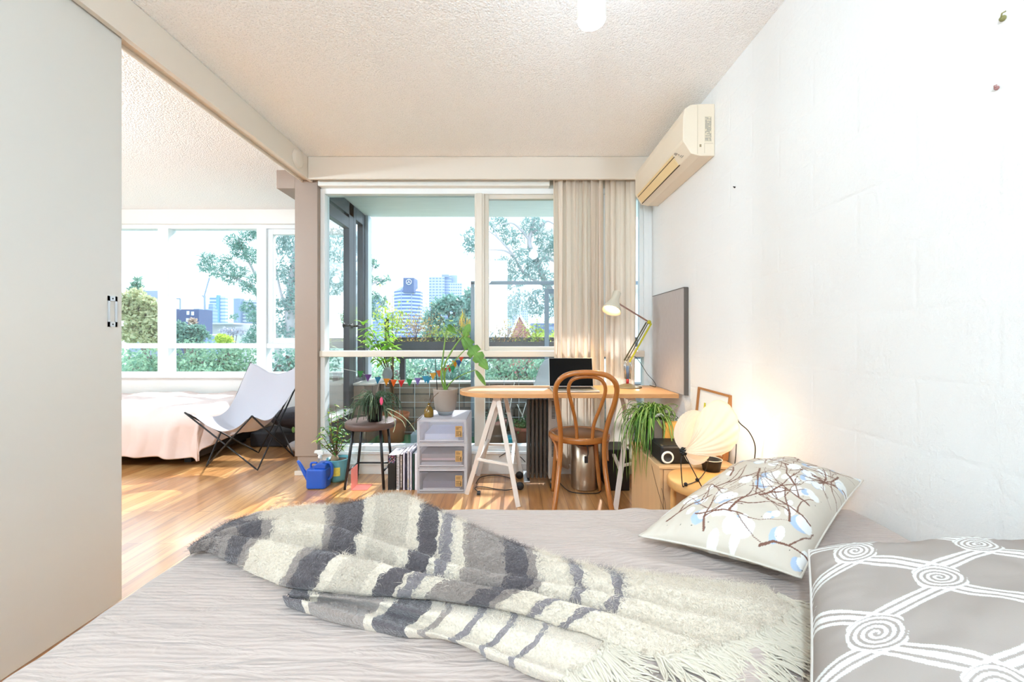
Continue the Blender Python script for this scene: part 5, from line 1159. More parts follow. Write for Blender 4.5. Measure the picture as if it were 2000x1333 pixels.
for m_, (a_, b2) in ((F1, (TA, TD)), (F2, (TC, TB)), (F3, (TC, TB)), (F4, (TD, TA))):
    OBJ('wire_frame', MB().tube([a_, a_.lerp(m_, .97), m_, m_.lerp(b2, .03), b2], .0065, 8), m_black, bc)
def sling(u, v):
    a_, b_s = 2 * u - 1, 2 * v - 1; u = .5 + .5 * 1.06 * a_ * math.sqrt(1 - .17 * b_s * b_s); v = .5 + .5 * 1.06 * b_s * math.sqrt(1 - .17 * a_ * a_)
    return sling0(u, v)
def sling0(u, v):
    # u: left -> right, v: front -> back
    fr_ = TC.lerp(TD, u); bk = TA.lerp(TB, u); p = fr_.lerp(bk, v)
    sagu = max(0, 4 * u * (1 - u)); sv = max(0, math.sin(math.pi * v))
    z = fr_.z - .155 * sagu if False else None
    zf_ = TC.z * (1 - u) + TD.z * u - .15 * sagu ** 1.5; zb_ = TA.z + .012 - .15 * sagu ** 1.7
    seat = .30 + .10 * (2 * u - 1) ** 2
    # profile along depth: front lip, seat hollow, rising back
    t = v
    if t < .42: k = max(0, t / .42); zz = zf_ * (1 - k) ** 1.6 + (1 - (1 - k) ** 1.6) * seat
    else: k = (t - .42) / .58; zz = seat + (zb_ - seat) * k ** 1.45
    # side edges bow inward
    inw = .20 * sv ** 2.0 * (2 * abs(u - .5)) ** 2; cen = TC.lerp(TD, .5).lerp(TA.lerp(TB, .5), v); q = p.lerp(cen, inw)
    side = (2 * abs(u - .5)) ** 3; edge_z = TC.z * (1 - v) ** 1 + TA.z * v; zz = zz * (1 - .45 * side * math.sin(math.pi * v)) + (edge_z - .22 * math.sin(math.pi * v)) * (.45 * side * math.sin(math.pi * v))
    # front and back hems bow inward
    if v < .5: q = q + (bk - fr_) * (.10 * sagu * (1 - v * 2))
    else: q = q - (bk - fr_) * (.05 * sagu * (v * 2 - 1))
    return Vector((q.x, q.y, zz + .006 * nz(u * 6, v * 6)))
m_can = clothmat('white_canvas', '#cbcad2', .2, (260, .3, .001), .8)
OBJ('canvas_sling', MB().grid(sling, 70, 80), m_can, bc, solid=.003)
mb = MB()
for Tt, c_, w_ in ((TC, TD, .05), (TD, TC, .05), (TA, TB, .055), (TB, TA, .055)):
    pass
def pocket(T_, to, back, ln):
    # fabric pocket pulled over the frame tip
    a_ = (to - T_).normalized(); b2 = (back - T_).normalized(); mb.add([T_ + Vector((0, 0, .012)), T_ + a_ * ln + Vector((0, 0, -ln * .45)), T_ + (a_ + b2).normalized() * ln * 1.1 + Vector((0, 0, -ln * .6)), T_ + b2 * ln + Vector((0, 0, -ln * .4))], [(0, 1, 2), (0, 2, 3)], True)

# ================================================================ on the balcony
GF = -.005
tr = ROOT('planter_trough', (.2, 4.82, .60), 'long black metal planter trough along the balcony railing', 'planter')
m_trough = M('black_trough_metal', '#39414d', .4)
OBJ('trough', MB().box(-1.50, 2.4, 4.68, 4.70, .955, 1.068).box(-1.50, 2.4, 4.98, 5.0, .90, 1.12).box(-1.50, -1.48, 4.70, 4.98, .90, 1.068).box(-1.48, 2.4, 4.70, 4.98, .955, .965), m_trough, tr, bevel=.003)
OBJ('back_rim', MB().box(-1.50, .9, 4.93, 4.95, 1.068, 1.10), M('olive_rim', '#4c5550', .5), tr)
OBJ('rail', MB().box(-1.50, 2.4, 4.80, 4.86, .865, .91), m_trough, tr, bevel=.003)
for x in (-1.28, .55, 2.0): OBJ('post', MB().box(x - .03, x + .03, 4.79, 4.85, .605, .865), m_trough, tr, bevel=.003)
OBJ('soil', MB().box(-1.47, 2.38, 4.71, 4.97, .97, 1.05), m_soil, tr)
g1 = leafmat('sage_green_leaf', '#7fa04a', '#b9cc6a', .4); g2 = leafmat('lime_leaf', '#9cc03a', '#d5e070', .45); g3 = leafmat('autumn_leaf', '#b98a5a', '#cdbf6a', .4); g4 = leafmat('grey_green_leaf', '#7d9a88', '#a8bfae', .35)
def shrub(nm, cx, z0, wx, hz, n, size, mat, label, dirs=None, asp=2.2, cy=4.84, wy=.11, grp='plants growing in the railing planter', stem=True):
    r = ROOT(nm, (cx, cy, z0), label, 'plant', grp); p = rng.normal(size=(n, 3)) * np.array([wx * .4, wy * .5, hz * .3]) + np.array([cx, cy, z0 + hz * .55]); p[:, 2] = np.maximum(p[:, 2], z0 + .01)
    leafcloud('leaves', p, size, mat, r, asp, dirs=None if dirs is None else np.tile(dirs, (n, 1)))
    if stem:
        mb = MB(); rr = random.Random(n)
        for k in range(7):
            e = p[rr.randrange(n)]; mb.tube([(cx + rr.uniform(-.2, .2) * wx, cy, z0 - .01), tuple((np.array([cx, cy, z0]) + e) / 2 + rng.normal(size=3) * .01), tuple(e)], .0025, 5)
        OBJ('stems', mb, m_stem, r)
    return r
shrub('herb_plant', -1.42, 1.06, .26, .42, 420, .045, g2, 'tall yellow green herb at the left end of the railing planter')
shrub('flowering_plant', -1.13, 1.06, .34, .34, 520, .030, g3, 'reddish brown flowering plant in the planter below the emblem tower')
shrub('seedling_stalks', -.98, 1.08, .30, .52, 170, .028, g4, 'tall thin pale stalks rising from the planter')
shrub('herb_plant', -.78, 1.06, .30, .20, 330, .034, g1, 'low green herb in the middle of the railing planter')
shrub('succulent', -.56, 1.06, .10, .26, 60, .12, leafmat('orange_tipped_leaf', '#9fb53f', '#e0a04a', .4), 'spiky orange tipped succulent in the planter', dirs=(0, 0, 1.4), asp=9)
shrub('trailing_plant', -.40, 1.04, .30, .16, 260, .03, g4, 'grey green trailing plant right of the spiky succulent')
shrub('herb_plant', .02, 1.05, .34, .22, 330, .035, g3, 'brownish low plant just right of the window mullion')
shrub('herb_plant', .30, 1.05, .26, .24, 300, .036, g2, 'bright lime bushy plant in the planter before the brick gable')
# wire trellis in front of the parapet
mb = MB()
for k in range(12): mb.tube([(-1.36 + k * .16, 4.40, .0), (-1.36 + k * .16, 4.40, .69)], .003, 5)
for z in (.10, .26, .42, .575): mb.tube([(-1.36, 4.40, z), (.42, 4.40, z)], .003, 5)
OBJ('wire_trellis', mb, M('white_wire', '#c3cdd2', .4), label='white wire mesh panel standing before the balcony wall', cat='trellis')
# glass screen with grey frame
gs = ROOT('glass_screen', (.6, 4.64, 0), 'grey framed glass wind screen standing on the balcony', 'screen')
m_gf = M('blue_grey_frame', '#8393a3', .4)
OBJ('screen_frame', MB().box(-.46, -.42, 4.62, 4.65, -.02, 1.745).box(-.46, 2.4, 4.62, 4.65, 1.715, 1.755).box(-.42, 2.4, 4.62, 4.65, -.02, .03), m_gf, gs, bevel=.003)
OBJ('glass_pane', MB().add([(-.42, 4.635, .03), (2.4, 4.635, .03), (2.4, 4.635, 1.715), (-.42, 4.635, 1.715)], [(0, 1, 2, 3)]), m_glasst, gs)
OBJ('screen_frame', MB().box(.37, .42, 4.58, 4.61, .7, 1.66).box(.42, 1.2, 4.58, 4.61, 1.61, 1.66), m_gf, gs, bevel=.003)
# frosted panel of the neighbouring screen
OBJ('frosted_panel', MB().box(-.452, -.05, 5.02, 5.03, 1.0, 2.06), clothmat('frosted_white', '#eef1f8', .85, (200, .1, .001)), label='pale frosted panel rising behind the window mullion', cat='panel')
# bunting
bt = ROOT('bunting', (-.9, 3.95, .7), 'string of small coloured triangle flags strung across the balcony', 'bunting')
Yb = 3.9
sp1 = [(600, 703), (622, 715), (690, 728), (719, 737), (738, 741), (755, 744), (784, 746), (816, 742), (833, 737), (845, 732), (868, 722), (885, 713), (900, 698), (905, 690)]
OBJ('string', MB().tube(smooth_path([P(x, y - 3, Yb) for x, y in sp1], 4), .0022, 5), m_whitep, bt)
fl = [(704, 727, '#2f9e4a'), (719, 734, '#7b3f9e'), (738, 739, '#2290b8'), (755, 742, '#f0a72a'), (769, 744, '#f07828'), (784, 745, '#e23a3a'), (800, 743, '#28a858'), (816, 741, '#9377c4'), (831, 737, '#3cb4d4'), (846, 731, '#f2b81e'), (858, 726, '#ee7a2a'), (869, 721, '#e43d34'), (879, 716, '#e2483a'), (884, 717, '#33b878'), (889, 707, '#f2a81e'), (896, 706, '#2f6fb8'), (901, 696, '#ee5a2a'), (836, 739, '#2aa6c8')]
for i, (x, y, c) in enumerate(fl):
    p = P(x, y - 2, Yb - .01); wd = .032; mb = MB(); mb.add([p + Vector((-wd, 0, 0)), p + Vector((wd, .004, 0)), p + Vector((0, -.01, -.068))], [(0, 1, 2)]); OBJ('flag', mb, clothmat('flag_' + c[1:], c, .35), bt, solid=.001)
# citrus and pots on the turf
m_terra = M('terracotta', '#b5714f', .8, bump=(60, .2, .002))
ct = ROOT('potted_citrus', (-1.33, 4.42, GF), 'young citrus with lime green leaves in a terracotta pot on the balcony', 'plant')
OBJ('pot', MB().lathe([(.0001, GF + .001), (.105, GF + .001), (.135, .20), (.14, .23), (.16, .235), (.168, .30), (.158, .30), (.145, .26), (.0001, .26)], (-1.27, 4.42, 0), 44), m_terra, ct)
rr = random.Random(21); mb = MB(); lv = MB()
for (x, y), k in zip([(706, 630), (712, 655), (722, 640), (735, 668), (752, 650), (758, 640), (765, 672), (768, 665), (748, 690), (705, 668), (718, 690), (770, 690)], range(12)):
    t = P(x, y, 4.1 + rr.uniform(-.1, .1)); q = smooth_path([Vector((-1.27, 4.42, .26)), Vector((-1.24, 4.30, .60)).lerp(t, .15), Vector((-1.23, 4.25, .75)).lerp(t, .5), t], 6)
    mb.tube(q, [.007 - .005 * i / len(q) for i in range(len(q))], 6)
    for j in [k for k in range(12, len(q)) for _ in (0, 1)]:
        a_ = rr.uniform(0, 6.28); blade(lv, q[j], (math.cos(a_), math.sin(a_) * .5, rr.uniform(-.3, .7)), rr.uniform(.08, .12), rr.uniform(.032, .05), droop=.25)
OBJ('stem', mb, m_stem, ct); OBJ('leaves', lv, leafmat('citrus_leaf', '#7fbf2a', '#b4e04a', .5), ct)
OBJ('wrapped_graft', MB().sphere(P(757, 731, 4.2), .05, 14, 8, (1, 1, 1.4)), M('grey_wrap', '#8f9498', .9, bump=(40, .6, .01)), ct)
def pot(x, y, r_, h, lab, mat=None, extra=None):
    o = ROOT('flower_pot', (x, y, GF), lab, 'pot', 'pots on the balcony turf'); OBJ('pot', MB().lathe([(.0001, GF + .001), (r_ * .72, GF + .001), (r_ * .92, h * .82), (r_, h * .83), (r_, h), (r_ * .9, h), (r_ * .85, h * .85), (.0001, h * .85)], (x, y, 0), 36), mat or m_terra, o)
    if extra is not None: p = rng.normal(size=(260, 3)) * np.array([r_ * .4, r_ * .4, .03]) + np.array([x, y, h + .01]); leafcloud('leaves', p, .03, extra, o, 1.6)
pot(-.20, 4.40, .15, .24, 'pinkish clay pot beside the mullion on the balcony', M('pink_clay', '#b98880', .8), g4)
pot(.13, 4.25, .14, .20, 'clay pot with small leaves under the desk view of the balcony', M('red_clay', '#9c5a4c', .8), leafmat('pot_leaf', '#4a6a44', '#6f8f5a', .3))
pot(-.02, 4.08, .055, .13, 'bright teal pot between the two clay pots', M('teal_pot', '#1fa3c0', .4))
pot(.24, 4.02, .06, .13, 'second teal pot close to the heater view', M('teal_pot_deep', '#1b93a8', .4))
OBJ('storage_box', MB().box(-1.00, -.82, 4.05, 4.25, GF + .001, .16), M('blue_grey_box', '#8ea3b0', .5), label='blue grey plastic box on the turf beside the terracotta pot', cat='box', bevel=.01)
sh = ROOT('sandals', (-1.3, 3.9, GF), 'pair of dark sandals on the balcony turf', 'shoes')
for dx in (0, .13): OBJ('sandal', MB().sphere((-1.38 + dx, 3.85, .022), .05, 16, 8, (.8, 1.5, .5)), M('dark_sandal', '#5b6478', .7), sh)
# outdoor chair seen behind the laptop
oc = ROOT('outdoor_chair', (.3, 4.2, GF), 'pale grey shell chair on the balcony behind the laptop', 'chair')
poly = [(.16, .36), (.40, .36), (.42, .86), (.40, .90), (.34, .885), (.29, .82), (.25, .70), (.21, .56), (.15, .46)]
OBJ('shell', MB().prism(poly, 4.20, 4.215, Matrix(((1, 0, 0, 0), (0, 0, 1, 0), (0, 1, 0, 0), (0, 0, 0, 1)))), M('pale_blue_shell', '#b7c3cf', .5), oc, bevel=.004)
for x, y in ((.17, 4.05), (.40, 4.05), (.17, 4.32), (.40, 4.32)): OBJ('leg', MB().tube([(x * .9 + .03, 4.2, .37), (x, y, GF)], .008, 7), m_whitep, oc)
dr = ROOT('drying_rack', (.0, 4.5, GF), 'folded white wire rack leaning by the balcony wall', 'rack')
for a_, b2 in ((P(1005, 745, 4.55), P(985, 860, 4.45)), (P(1030, 780, 4.5), P(1012, 838, 4.5)), (P(1010, 790, 4.5), P(1032, 838, 4.5))): OBJ('wire', MB().tube([a_, b2], .005, 6), m_whitep, dr)

# ================================================================ trees and bushes outside
m_bark = M('grey_bark', '#b3b0b2', .9, bump=(20, .5, .02)); m_bark2 = M('brown_bark', '#6d6560', .9)
def B(px, py, rp, Y): p = P(px, py, Y); return (p.x, p.y, p.z, rp * Y / 800)
def tree(nm, label, blobs, n, size, mat, limbs=(), thick=.12, asp=2.4, cat='tree', group=None, droop=0, bark=None, ground=True, nfac=1):
    bl_ = [B(*b) for b in blobs]; c = np.mean([b[:3] for b in bl_], axis=0); base = Vector((c[0], c[1], -9))
    r = ROOT(nm, base, label, cat, group); leafcloud('foliage', blob_pts(bl_, n), size, mat, r, asp, droop=droop)
    if limbs:
        for pts, t0, t1 in limbs:
            q = smooth_path([P(*p) if not isinstance(p, Vector) else p for p in pts], 6); OBJ('branch', MB().tube(q, [t0 + (t1 - t0) * i / (len(q) - 1) for i in range(len(q))], 8), bark or m_bark, r)
    else:
        mb = MB(); top = Vector(c)
        mb.tube(smooth_path([base, base.lerp(top, .5) + Vector((.2, 0, 0)), top], 5), [thick * (1 - .06 * k) for k in range(11)], 9)
        for b in bl_[:10]: mb.tube(smooth_path([base.lerp(top, .75), Vector(b[:3]).lerp(top, .4), Vector(b[:3])], 4), [thick * .4, thick * .36, thick * .32, thick * .28, thick * .24, thick * .2, thick * .16, thick * .12, thick * .08], 6)
        OBJ('trunk', mb, bark or m_bark2, r)
    return r
lf_far = leafmat('hazy_tree_leaf', '#5f8c78', '#9ab8a2', .3); lf_tl = leafmat('teal_tree_leaf', '#4f8378', '#8db8aa', .35); lf_y = leafmat('pale_yellow_leaf', '#a8b48c', '#d3cfa4', .35)  # outdoor leaf colours lightened and blued in place of real haze
lf_g = leafmat('bush_leaf', '#6a9880', '#a8c8a4', .35); lf_e = leafmat('eucalypt_leaf', '#6f9490', '#a6bdb8', .3); lf_dk = leafmat('deep_bush_leaf', '#56827c', '#8db09c', .3)
T0 = P(1110, 900, 12.5)
tree('eucalyptus', 'tall pale eucalyptus with spreading branches seen through the right window panes',
     [(925, 460, 22, 11), (915, 480, 15, 11), (938, 490, 16, 11), (975, 440, 22, 12), (1000, 465, 24, 12), (1040, 440, 26, 12), (1068, 470, 24, 12), (1022, 505, 26, 12), (985, 520, 24, 12), (1010, 545, 24, 12), (1045, 530, 24, 12), (1075, 545, 20, 12), (980, 555, 22, 12), (1060, 500, 20, 12), (960, 520, 14, 12),
      (985, 590, 18, 12), (1020, 585, 24, 12), (1055, 580, 24, 12), (1000, 610, 14, 12), (1080, 600, 24, 12), (1045, 605, 16, 12), (1110, 480, 40, 12), (1130, 560, 40, 12)], 9000, .12, lf_e,
     [([T0, (1090, 620, 12.4), (1062, 545, 12.2), (1038, 490, 12), (1034, 468, 12), (1042, 430, 11.9), (1044, 395, 11.8)], .11, .035), ([(1034, 470, 12), (1018, 450, 11.9), (1000, 436, 11.8), (975, 440, 11.6)], .045, .015), ([(1040, 455, 12), (1058, 440, 12), (1070, 432, 12), (1085, 440, 12)], .05, .02),
      ([(1070, 560, 12.2), (1045, 548, 12.1), (1020, 530, 12), (1003, 500, 11.9), (985, 478, 11.7), (960, 455, 11.5), (930, 445, 11.3)], .055, .012), ([(1003, 500, 11.9), (985, 490, 11.8), (955, 488, 11.7)], .04, .012), ([(1052, 520, 12.1), (1062, 505, 12.1), (1085, 512, 12.1)], .05, .02), ([(985, 478, 11.7), (970, 460, 11.7), (962, 436, 11.7)], .03, .01)], asp=3.2, droop=.3)
tree('leafy_tree', 'rounded green tree between the white towers and the window mullion', [(862, 600, 20, 22), (845, 625, 20, 22), (880, 590, 18, 22), (905, 600, 24, 22), (922, 575, 16, 22), (930, 620, 26, 22), (895, 635, 26, 22), (860, 655, 26, 22), (905, 660, 30, 22), (840, 660, 20, 22), (960, 640, 26, 22), (955, 670, 30, 22)], 6500, .26, lf_tl, thick=.3, asp=1.8)
tree('small_tree', 'thin leafy branches reaching in beside the dark window post', [(731, 515, 10, 8), (728, 545, 9, 8), (745, 552, 8, 8), (757, 545, 6, 8), (730, 580, 12, 8), (748, 588, 9, 8), (752, 600, 8, 8), (735, 615, 12, 8), (722, 600, 14, 8), (700, 560, 20, 8), (712, 500, 14, 8), (690, 620, 24, 8)], 1500, .085, lf_dk,
     [([P(700, 1300, 8.2), (708, 700, 8.1), (712, 600, 8), (722, 560, 8), (757, 543, 8)], .06, .01), ([(712, 620, 8), (735, 605, 8), (755, 585, 8)], .03, .008), ([(715, 560, 8), (726, 530, 8), (732, 505, 8)], .02, .006)], asp=2.6)
def hedge(nm, label, x0, x1, y0, y1, Y, n, size, mat, k=10, seed=1, group=None, rad=None):
    rr = random.Random(seed); bl_ = [(x0 + (x1 - x0) * (i + .5) / k + rr.uniform(-4, 4), y0 + (y1 - y0) * rr.uniform(.15, .5), rad or (y1 - y0) * .45, Y + rr.uniform(-.8, .8)) for i in range(k)] + [(x0 + (x1 - x0) * (i + .5) / k, y0 + (y1 - y0) * .75, rad or (y1 - y0) * .5, Y + rr.uniform(-.8, .8)) for i in range(k)]
    return tree(nm, label, bl_, n, size, mat, cat='bush', group=group, thick=.16, asp=1.9)
hedge('bush', 'dense green bush behind the balcony wall left of the railing post', 725, 800, 700, 800, 8.5, 3200, .085, lf_g, 5, 2)
hedge('bush', 'wide dark green bush behind the balcony wall below the monstera', 790, 940, 690, 800, 9.5, 6500, .09, lf_dk, 8, 3)
hedge('bush', 'green bush behind the balcony wall right of the mullion', 935, 1110, 690, 800, 9.0, 6500, .09, lf_g, 8, 4)
hedge('bush', 'pale bushy shrub rising before the brick gable house', 1035, 1090, 650, 690, 20, 1500, .2, g2, 5, 5)
# far window view
T1 = P(560, 1000, 14)
tree('feathery_tree', 'feathery green tree whose branches spread across the middle of the far window', [(408, 505, 15, 13), (400, 520, 13, 13), (425, 530, 18, 13), (440, 510, 14, 13), (455, 470, 16, 13), (470, 490, 20, 13), (465, 530, 18, 13), (450, 545, 14, 13), (485, 460, 16, 13), (500, 455, 14, 13), (495, 500, 20, 13), (500, 545, 14, 13), (480, 560, 14, 13), (505, 570, 14, 13), (485, 600, 14, 13), (500, 620, 18, 13), (505, 650, 20, 13), (490, 665, 16, 13), (470, 480, 12, 13), (455, 620, 8, 13)], 6500, .12, lf_tl,
     [([T1, (545, 700, 13.8), (530, 620, 13.6), (500, 570, 13.3), (470, 548, 13.1), (435, 535, 13)], .15, .02), ([(520, 600, 13.5), (500, 540, 13.3), (480, 500, 13.1), (465, 465, 13)], .06, .015), ([(500, 570, 13.3), (520, 610, 13.2), (500, 655, 13)], .05, .01)], asp=4.5)
T2 = P(585, 1000, 12)
tree('tall_tree', 'tall blue green tree filling the right pane of the far window', [(545, 480, 26, 12), (570, 470, 26, 12), (600, 500, 40, 12), (540, 520, 20, 12), (565, 540, 24, 12), (535, 590, 14, 12), (550, 600, 24, 12), (580, 600, 30, 12), (545, 640, 24, 12), (570, 650, 26, 12), (600, 570, 40, 12), (640, 540, 50, 12), (660, 480, 50, 12), (560, 450, 20, 12)], 6500, .13, lf_e,
     [([T2, (572, 690, 12), (566, 600, 12), (572, 530, 12), (580, 460, 12)], .22, .05), ([(566, 620, 12), (548, 570, 12), (538, 520, 12)], .06, .02), ([(570, 560, 12), (590, 520, 12), (610, 480, 12)], .05, .02)], asp=3, bark=m_bark)
tree('pale_tree', 'pale yellow green tree at the left of the far window', [(262, 580, 18, 26), (285, 590, 16, 26), (300, 600, 12, 26), (255, 610, 24, 26), (280, 625, 26, 26), (305, 635, 24, 26), (318, 620, 16, 26), (262, 650, 26, 26), (300, 660, 26, 26), (240, 600, 30, 26), (322, 655, 14, 26)], 5200, .3, lf_y, thick=.25, asp=1.8)
tree('round_tree', 'dark green spreading tree beside the navy house', [(352, 640, 12, 24), (365, 648, 16, 24), (385, 645, 14, 24), (345, 660, 14, 24), (375, 662, 18, 24), (398, 655, 10, 24)], 2600, .22, lf_dk, thick=.2, asp=1.8)
tree('pine_tree', 'small pine silhouette above the grey house', [(268, 545, 5, 60), (268, 556, 8, 60), (266, 566, 11, 60)], 420, .5, lf_far, thick=.25)
tree('small_shrub', 'rounded lime shrub in the middle distance of the far window', [(432, 662, 10, 24), (445, 665, 8, 24)], 700, .2, g2, cat='bush')
tree('autumn_tree', 'small brownish tree beside the navy house', [(376, 628, 7, 34), (378, 638, 7, 34)], 420, .25, leafmat('russet_leaf', '#a88f84', '#c9b8a6', .3))
tree('bare_tree', 'pale leafless shrubs in front of the white warehouse', [(440, 650, 12, 40), (455, 650, 10, 40), (470, 648, 10, 40)], 500, .3, leafmat('mauve_twig', '#a7a9b8', '#c0c4d0', .2), cat='bush')
hedge('bush', 'spreading green bush in the middle lower pane of the far window', 345, 480, 680, 770, 9.0, 6500, .085, lf_g, 7, 6)
hedge('bush', 'light green bush in the left lower pane of the far window', 235, 330, 690, 770, 9.4, 4200, .085, lf_g, 5, 7)
hedge('bush', 'green bush in the right lower pane of the far window', 525, 640, 690, 770, 9.2, 4200, .085, lf_dk, 6, 8)

# ================================================================ buildings of the city
def facade(nm, base, band, fl_h, ratio, vert=None, vr=.3):
    """horizontal window bands every floor (object z) with optional vertical piers"""
    m = M(nm, base, .6); t = m.node_tree; b = t.nodes['Principled BSDF']; co = t.nodes.new('ShaderNodeTexCoord'); sx = t.nodes.new('ShaderNodeSeparateXYZ'); t.links.new(co.outputs['Object'], sx.inputs[0])
    def st(out, per, rat):
        d = t.nodes.new('ShaderNodeMath'); d.operation = 'DIVIDE'; d.inputs[1].default_value = per; t.links.new(out, d.inputs[0]); f = t.nodes.new('ShaderNodeMath'); f.operation = 'FRACT'; t.links.new(d.outputs[0], f.inputs[0])
        g = t.nodes.new('ShaderNodeMath'); g.operation = 'LESS_THAN'; g.inputs[1].default_value = rat; t.links.new(f.outputs[0], g.inputs[0]); return g.outputs[0]
    k = st(sx.outputs[2], fl_h, ratio)
    if vert:
        ad = t.nodes.new('ShaderNodeMath'); ad.operation = 'ADD'; t.links.new(sx.outputs[0], ad.inputs[0]); t.links.new(sx.outputs[1], ad.inputs[1]); v = st(ad.outputs[0], vert, 1 - vr); mu = t.nodes.new('ShaderNodeMath'); mu.operation = 'MULTIPLY'; t.links.new(k, mu.inputs[0]); t.links.new(v, mu.inputs[1]); k = mu.outputs[0]
    x = t.nodes.new('ShaderNodeMix'); x.data_type = 'RGBA'; x.inputs[6].default_value = lin(base); x.inputs[7].default_value = lin(band); t.links.new(k, x.inputs[0]); t.links.new(x.outputs[2], b.inputs['Base Color']); return m
def bldg(nm, label, Y, boxes, mat, cat='building', depth=None, extra=None):
    x0 = min(b[0] for b in boxes); x1 = max(b[1] for b in boxes); c = P((x0 + x1) / 2, 659, Y); r = ROOT(nm, (c.x, Y, -9), label, cat); ms = mat if isinstance(mat, list) else [mat] * len(boxes)
    for (a_, b2, top, *rest), m in zip(boxes, ms):
        p, q = P(a_, top, Y), P(b2, top, Y); d0 = rest[0] if rest else 0; dp = depth or (q.x - p.x) * .8; zb = P(a_, rest[1], Y).z if len(rest) > 1 else -9
        OBJ('wall' if zb == -9 else 'upper_block', MB().box(p.x, q.x, Y + d0, Y + d0 + dp, zb, p.z), m, r)
    return r
W_ = '#b9c1d0'  # distance haze is put into the pale bluish building colours
tw = ROOT('office_tower', (P(798, 659, 300).x, 312, -9), 'blue and white banded office tower with a round star emblem on its top block', 'building')
c = P(798, 659, 312); s_ = 312 / 800; zt = P(0, 571, 312).z
def octo(r_, f_=.42): return [(r_ * x, r_ * y) for x, y in ((-1, -f_), (-f_, -1), (f_, -1), (1, -f_), (1, f_), (f_, 1), (-f_, 1), (-1, f_))]
Tm = Matrix.Translation((c.x, 312, 0))
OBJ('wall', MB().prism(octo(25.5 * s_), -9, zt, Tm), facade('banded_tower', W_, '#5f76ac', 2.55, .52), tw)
def frust(mb, r0, z0, r1, z1):
    a_, b2 = octo(r0), octo(r1); vs = [Vector((c.x + x, 312 + y, z0)) for x, y in a_] + [Vector((c.x + x, 312 + y, z1)) for x, y in b2]; mb.add(vs, [(i, (i + 1) % 8, 8 + (i + 1) % 8, 8 + i) for i in range(8)] + [tuple(range(8, 16))])
mb = MB(); frust(mb, 25.5 * s_, zt, 12 * s_, P(0, 561, 312).z); OBJ('roof', mb, M('tower_roof', '#8492b4', .6), tw)
zz0, zz1 = P(0, 567, 312).z, P(0, 543, 312).z
OBJ('top_block', MB().box(P(787.5, 0, 300).x, P(808.5, 0, 300).x, 300, 312, P(0, 568, 300).z - 1.5, P(0, 543, 300).z), M('top_block_blue', '#56668f', .5), tw)
mb = MB()
for dx in (-7.5, 11.5): mb.box(c.x + (dx - .7) * s_, c.x + (dx + .7) * s_, 299.5 if dx < 0 else 301.4, 301.6, -9, zt + 1)
OBJ('pier', MB().box(c.x - 8 * s_, c.x - 6.8 * s_, 301.9, 302.4, -9, zt), M('tower_pier', '#9aa8cc', .6), tw); OBJ('pier', MB().box(c.x + 11.5 * s_, c.x + 12.7 * s_, 301.9, 302.4, -9, zt), M('tower_pier_right', '#9aa8cc', .6), tw)
ec = Vector((P(798.5, 551, 299.7).x, 299.7, P(798.5, 551, 299.7).z)); re = 1.9; mb = MB()
mb.tube([ec + Vector((re * math.cos(a_ / 28 * 6.2832), 0, re * math.sin(a_ / 28 * 6.2832))) for a_ in range(28)], .17, 6, closed=True)
for k in range(3):
    an = R(90 + 120 * k); tip = ec + Vector((math.cos(an), 0, math.sin(an))) * re; s0 = Vector((-math.sin(an), 0, math.cos(an))) * .28; mb.add([ec + s0 + Vector((0, -.1, 0)), ec - s0 + Vector((0, -.1, 0)), tip + Vector((0, -.1, 0)), ec + Vector((0, -.35, 0))], [(0, 3, 2), (1, 2, 3), (0, 1, 3)])
OBJ('emblem', mb, M('white_emblem', '#fbfcff', .5), tw, label='white three pointed star in a ring')
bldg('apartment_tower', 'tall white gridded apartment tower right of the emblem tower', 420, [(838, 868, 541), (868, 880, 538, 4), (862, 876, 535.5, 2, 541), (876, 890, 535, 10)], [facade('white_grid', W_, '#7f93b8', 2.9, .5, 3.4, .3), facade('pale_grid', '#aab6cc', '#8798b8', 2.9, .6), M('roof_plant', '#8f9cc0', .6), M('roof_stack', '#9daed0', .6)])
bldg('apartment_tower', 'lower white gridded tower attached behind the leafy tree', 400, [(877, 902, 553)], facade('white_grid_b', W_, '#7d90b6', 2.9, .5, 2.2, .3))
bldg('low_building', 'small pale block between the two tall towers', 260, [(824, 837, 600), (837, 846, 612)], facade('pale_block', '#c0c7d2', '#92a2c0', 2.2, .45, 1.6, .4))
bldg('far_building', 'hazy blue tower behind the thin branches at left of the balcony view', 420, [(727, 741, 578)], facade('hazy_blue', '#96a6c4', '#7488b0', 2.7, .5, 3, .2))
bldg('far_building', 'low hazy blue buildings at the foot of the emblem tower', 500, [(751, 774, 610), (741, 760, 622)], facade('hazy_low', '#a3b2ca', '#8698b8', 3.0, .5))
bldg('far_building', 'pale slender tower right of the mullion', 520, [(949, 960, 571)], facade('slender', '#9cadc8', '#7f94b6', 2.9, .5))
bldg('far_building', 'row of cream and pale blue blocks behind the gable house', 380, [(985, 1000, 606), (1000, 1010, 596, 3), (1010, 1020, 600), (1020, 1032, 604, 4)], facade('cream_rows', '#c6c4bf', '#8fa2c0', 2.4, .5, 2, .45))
gh = ROOT('gable_house', (P(1022, 659, 42).x, 44, -9), 'red brick gable house with white trim beyond the balcony', 'building')
p = lambda x, y, Y=42: P(x, y, Y)
Tg = Matrix(((1, 0, 0, 0), (0, 0, 1, 42), (0, 1, 0, 0), (0, 0, 0, 1)))
a_, b2, t_ = p(996, 664), p(1050, 676), p(1014, 617)
OBJ('wall', MB().prism([(a_.x, -9), (b2.x, -9), (b2.x, b2.z), (t_.x, t_.z), (a_.x, a_.z)], 0, 9, Tg), brickmat('red_brick', '#b56e6a', '#a65e5c', '#c09c98', .5, .2), gh)
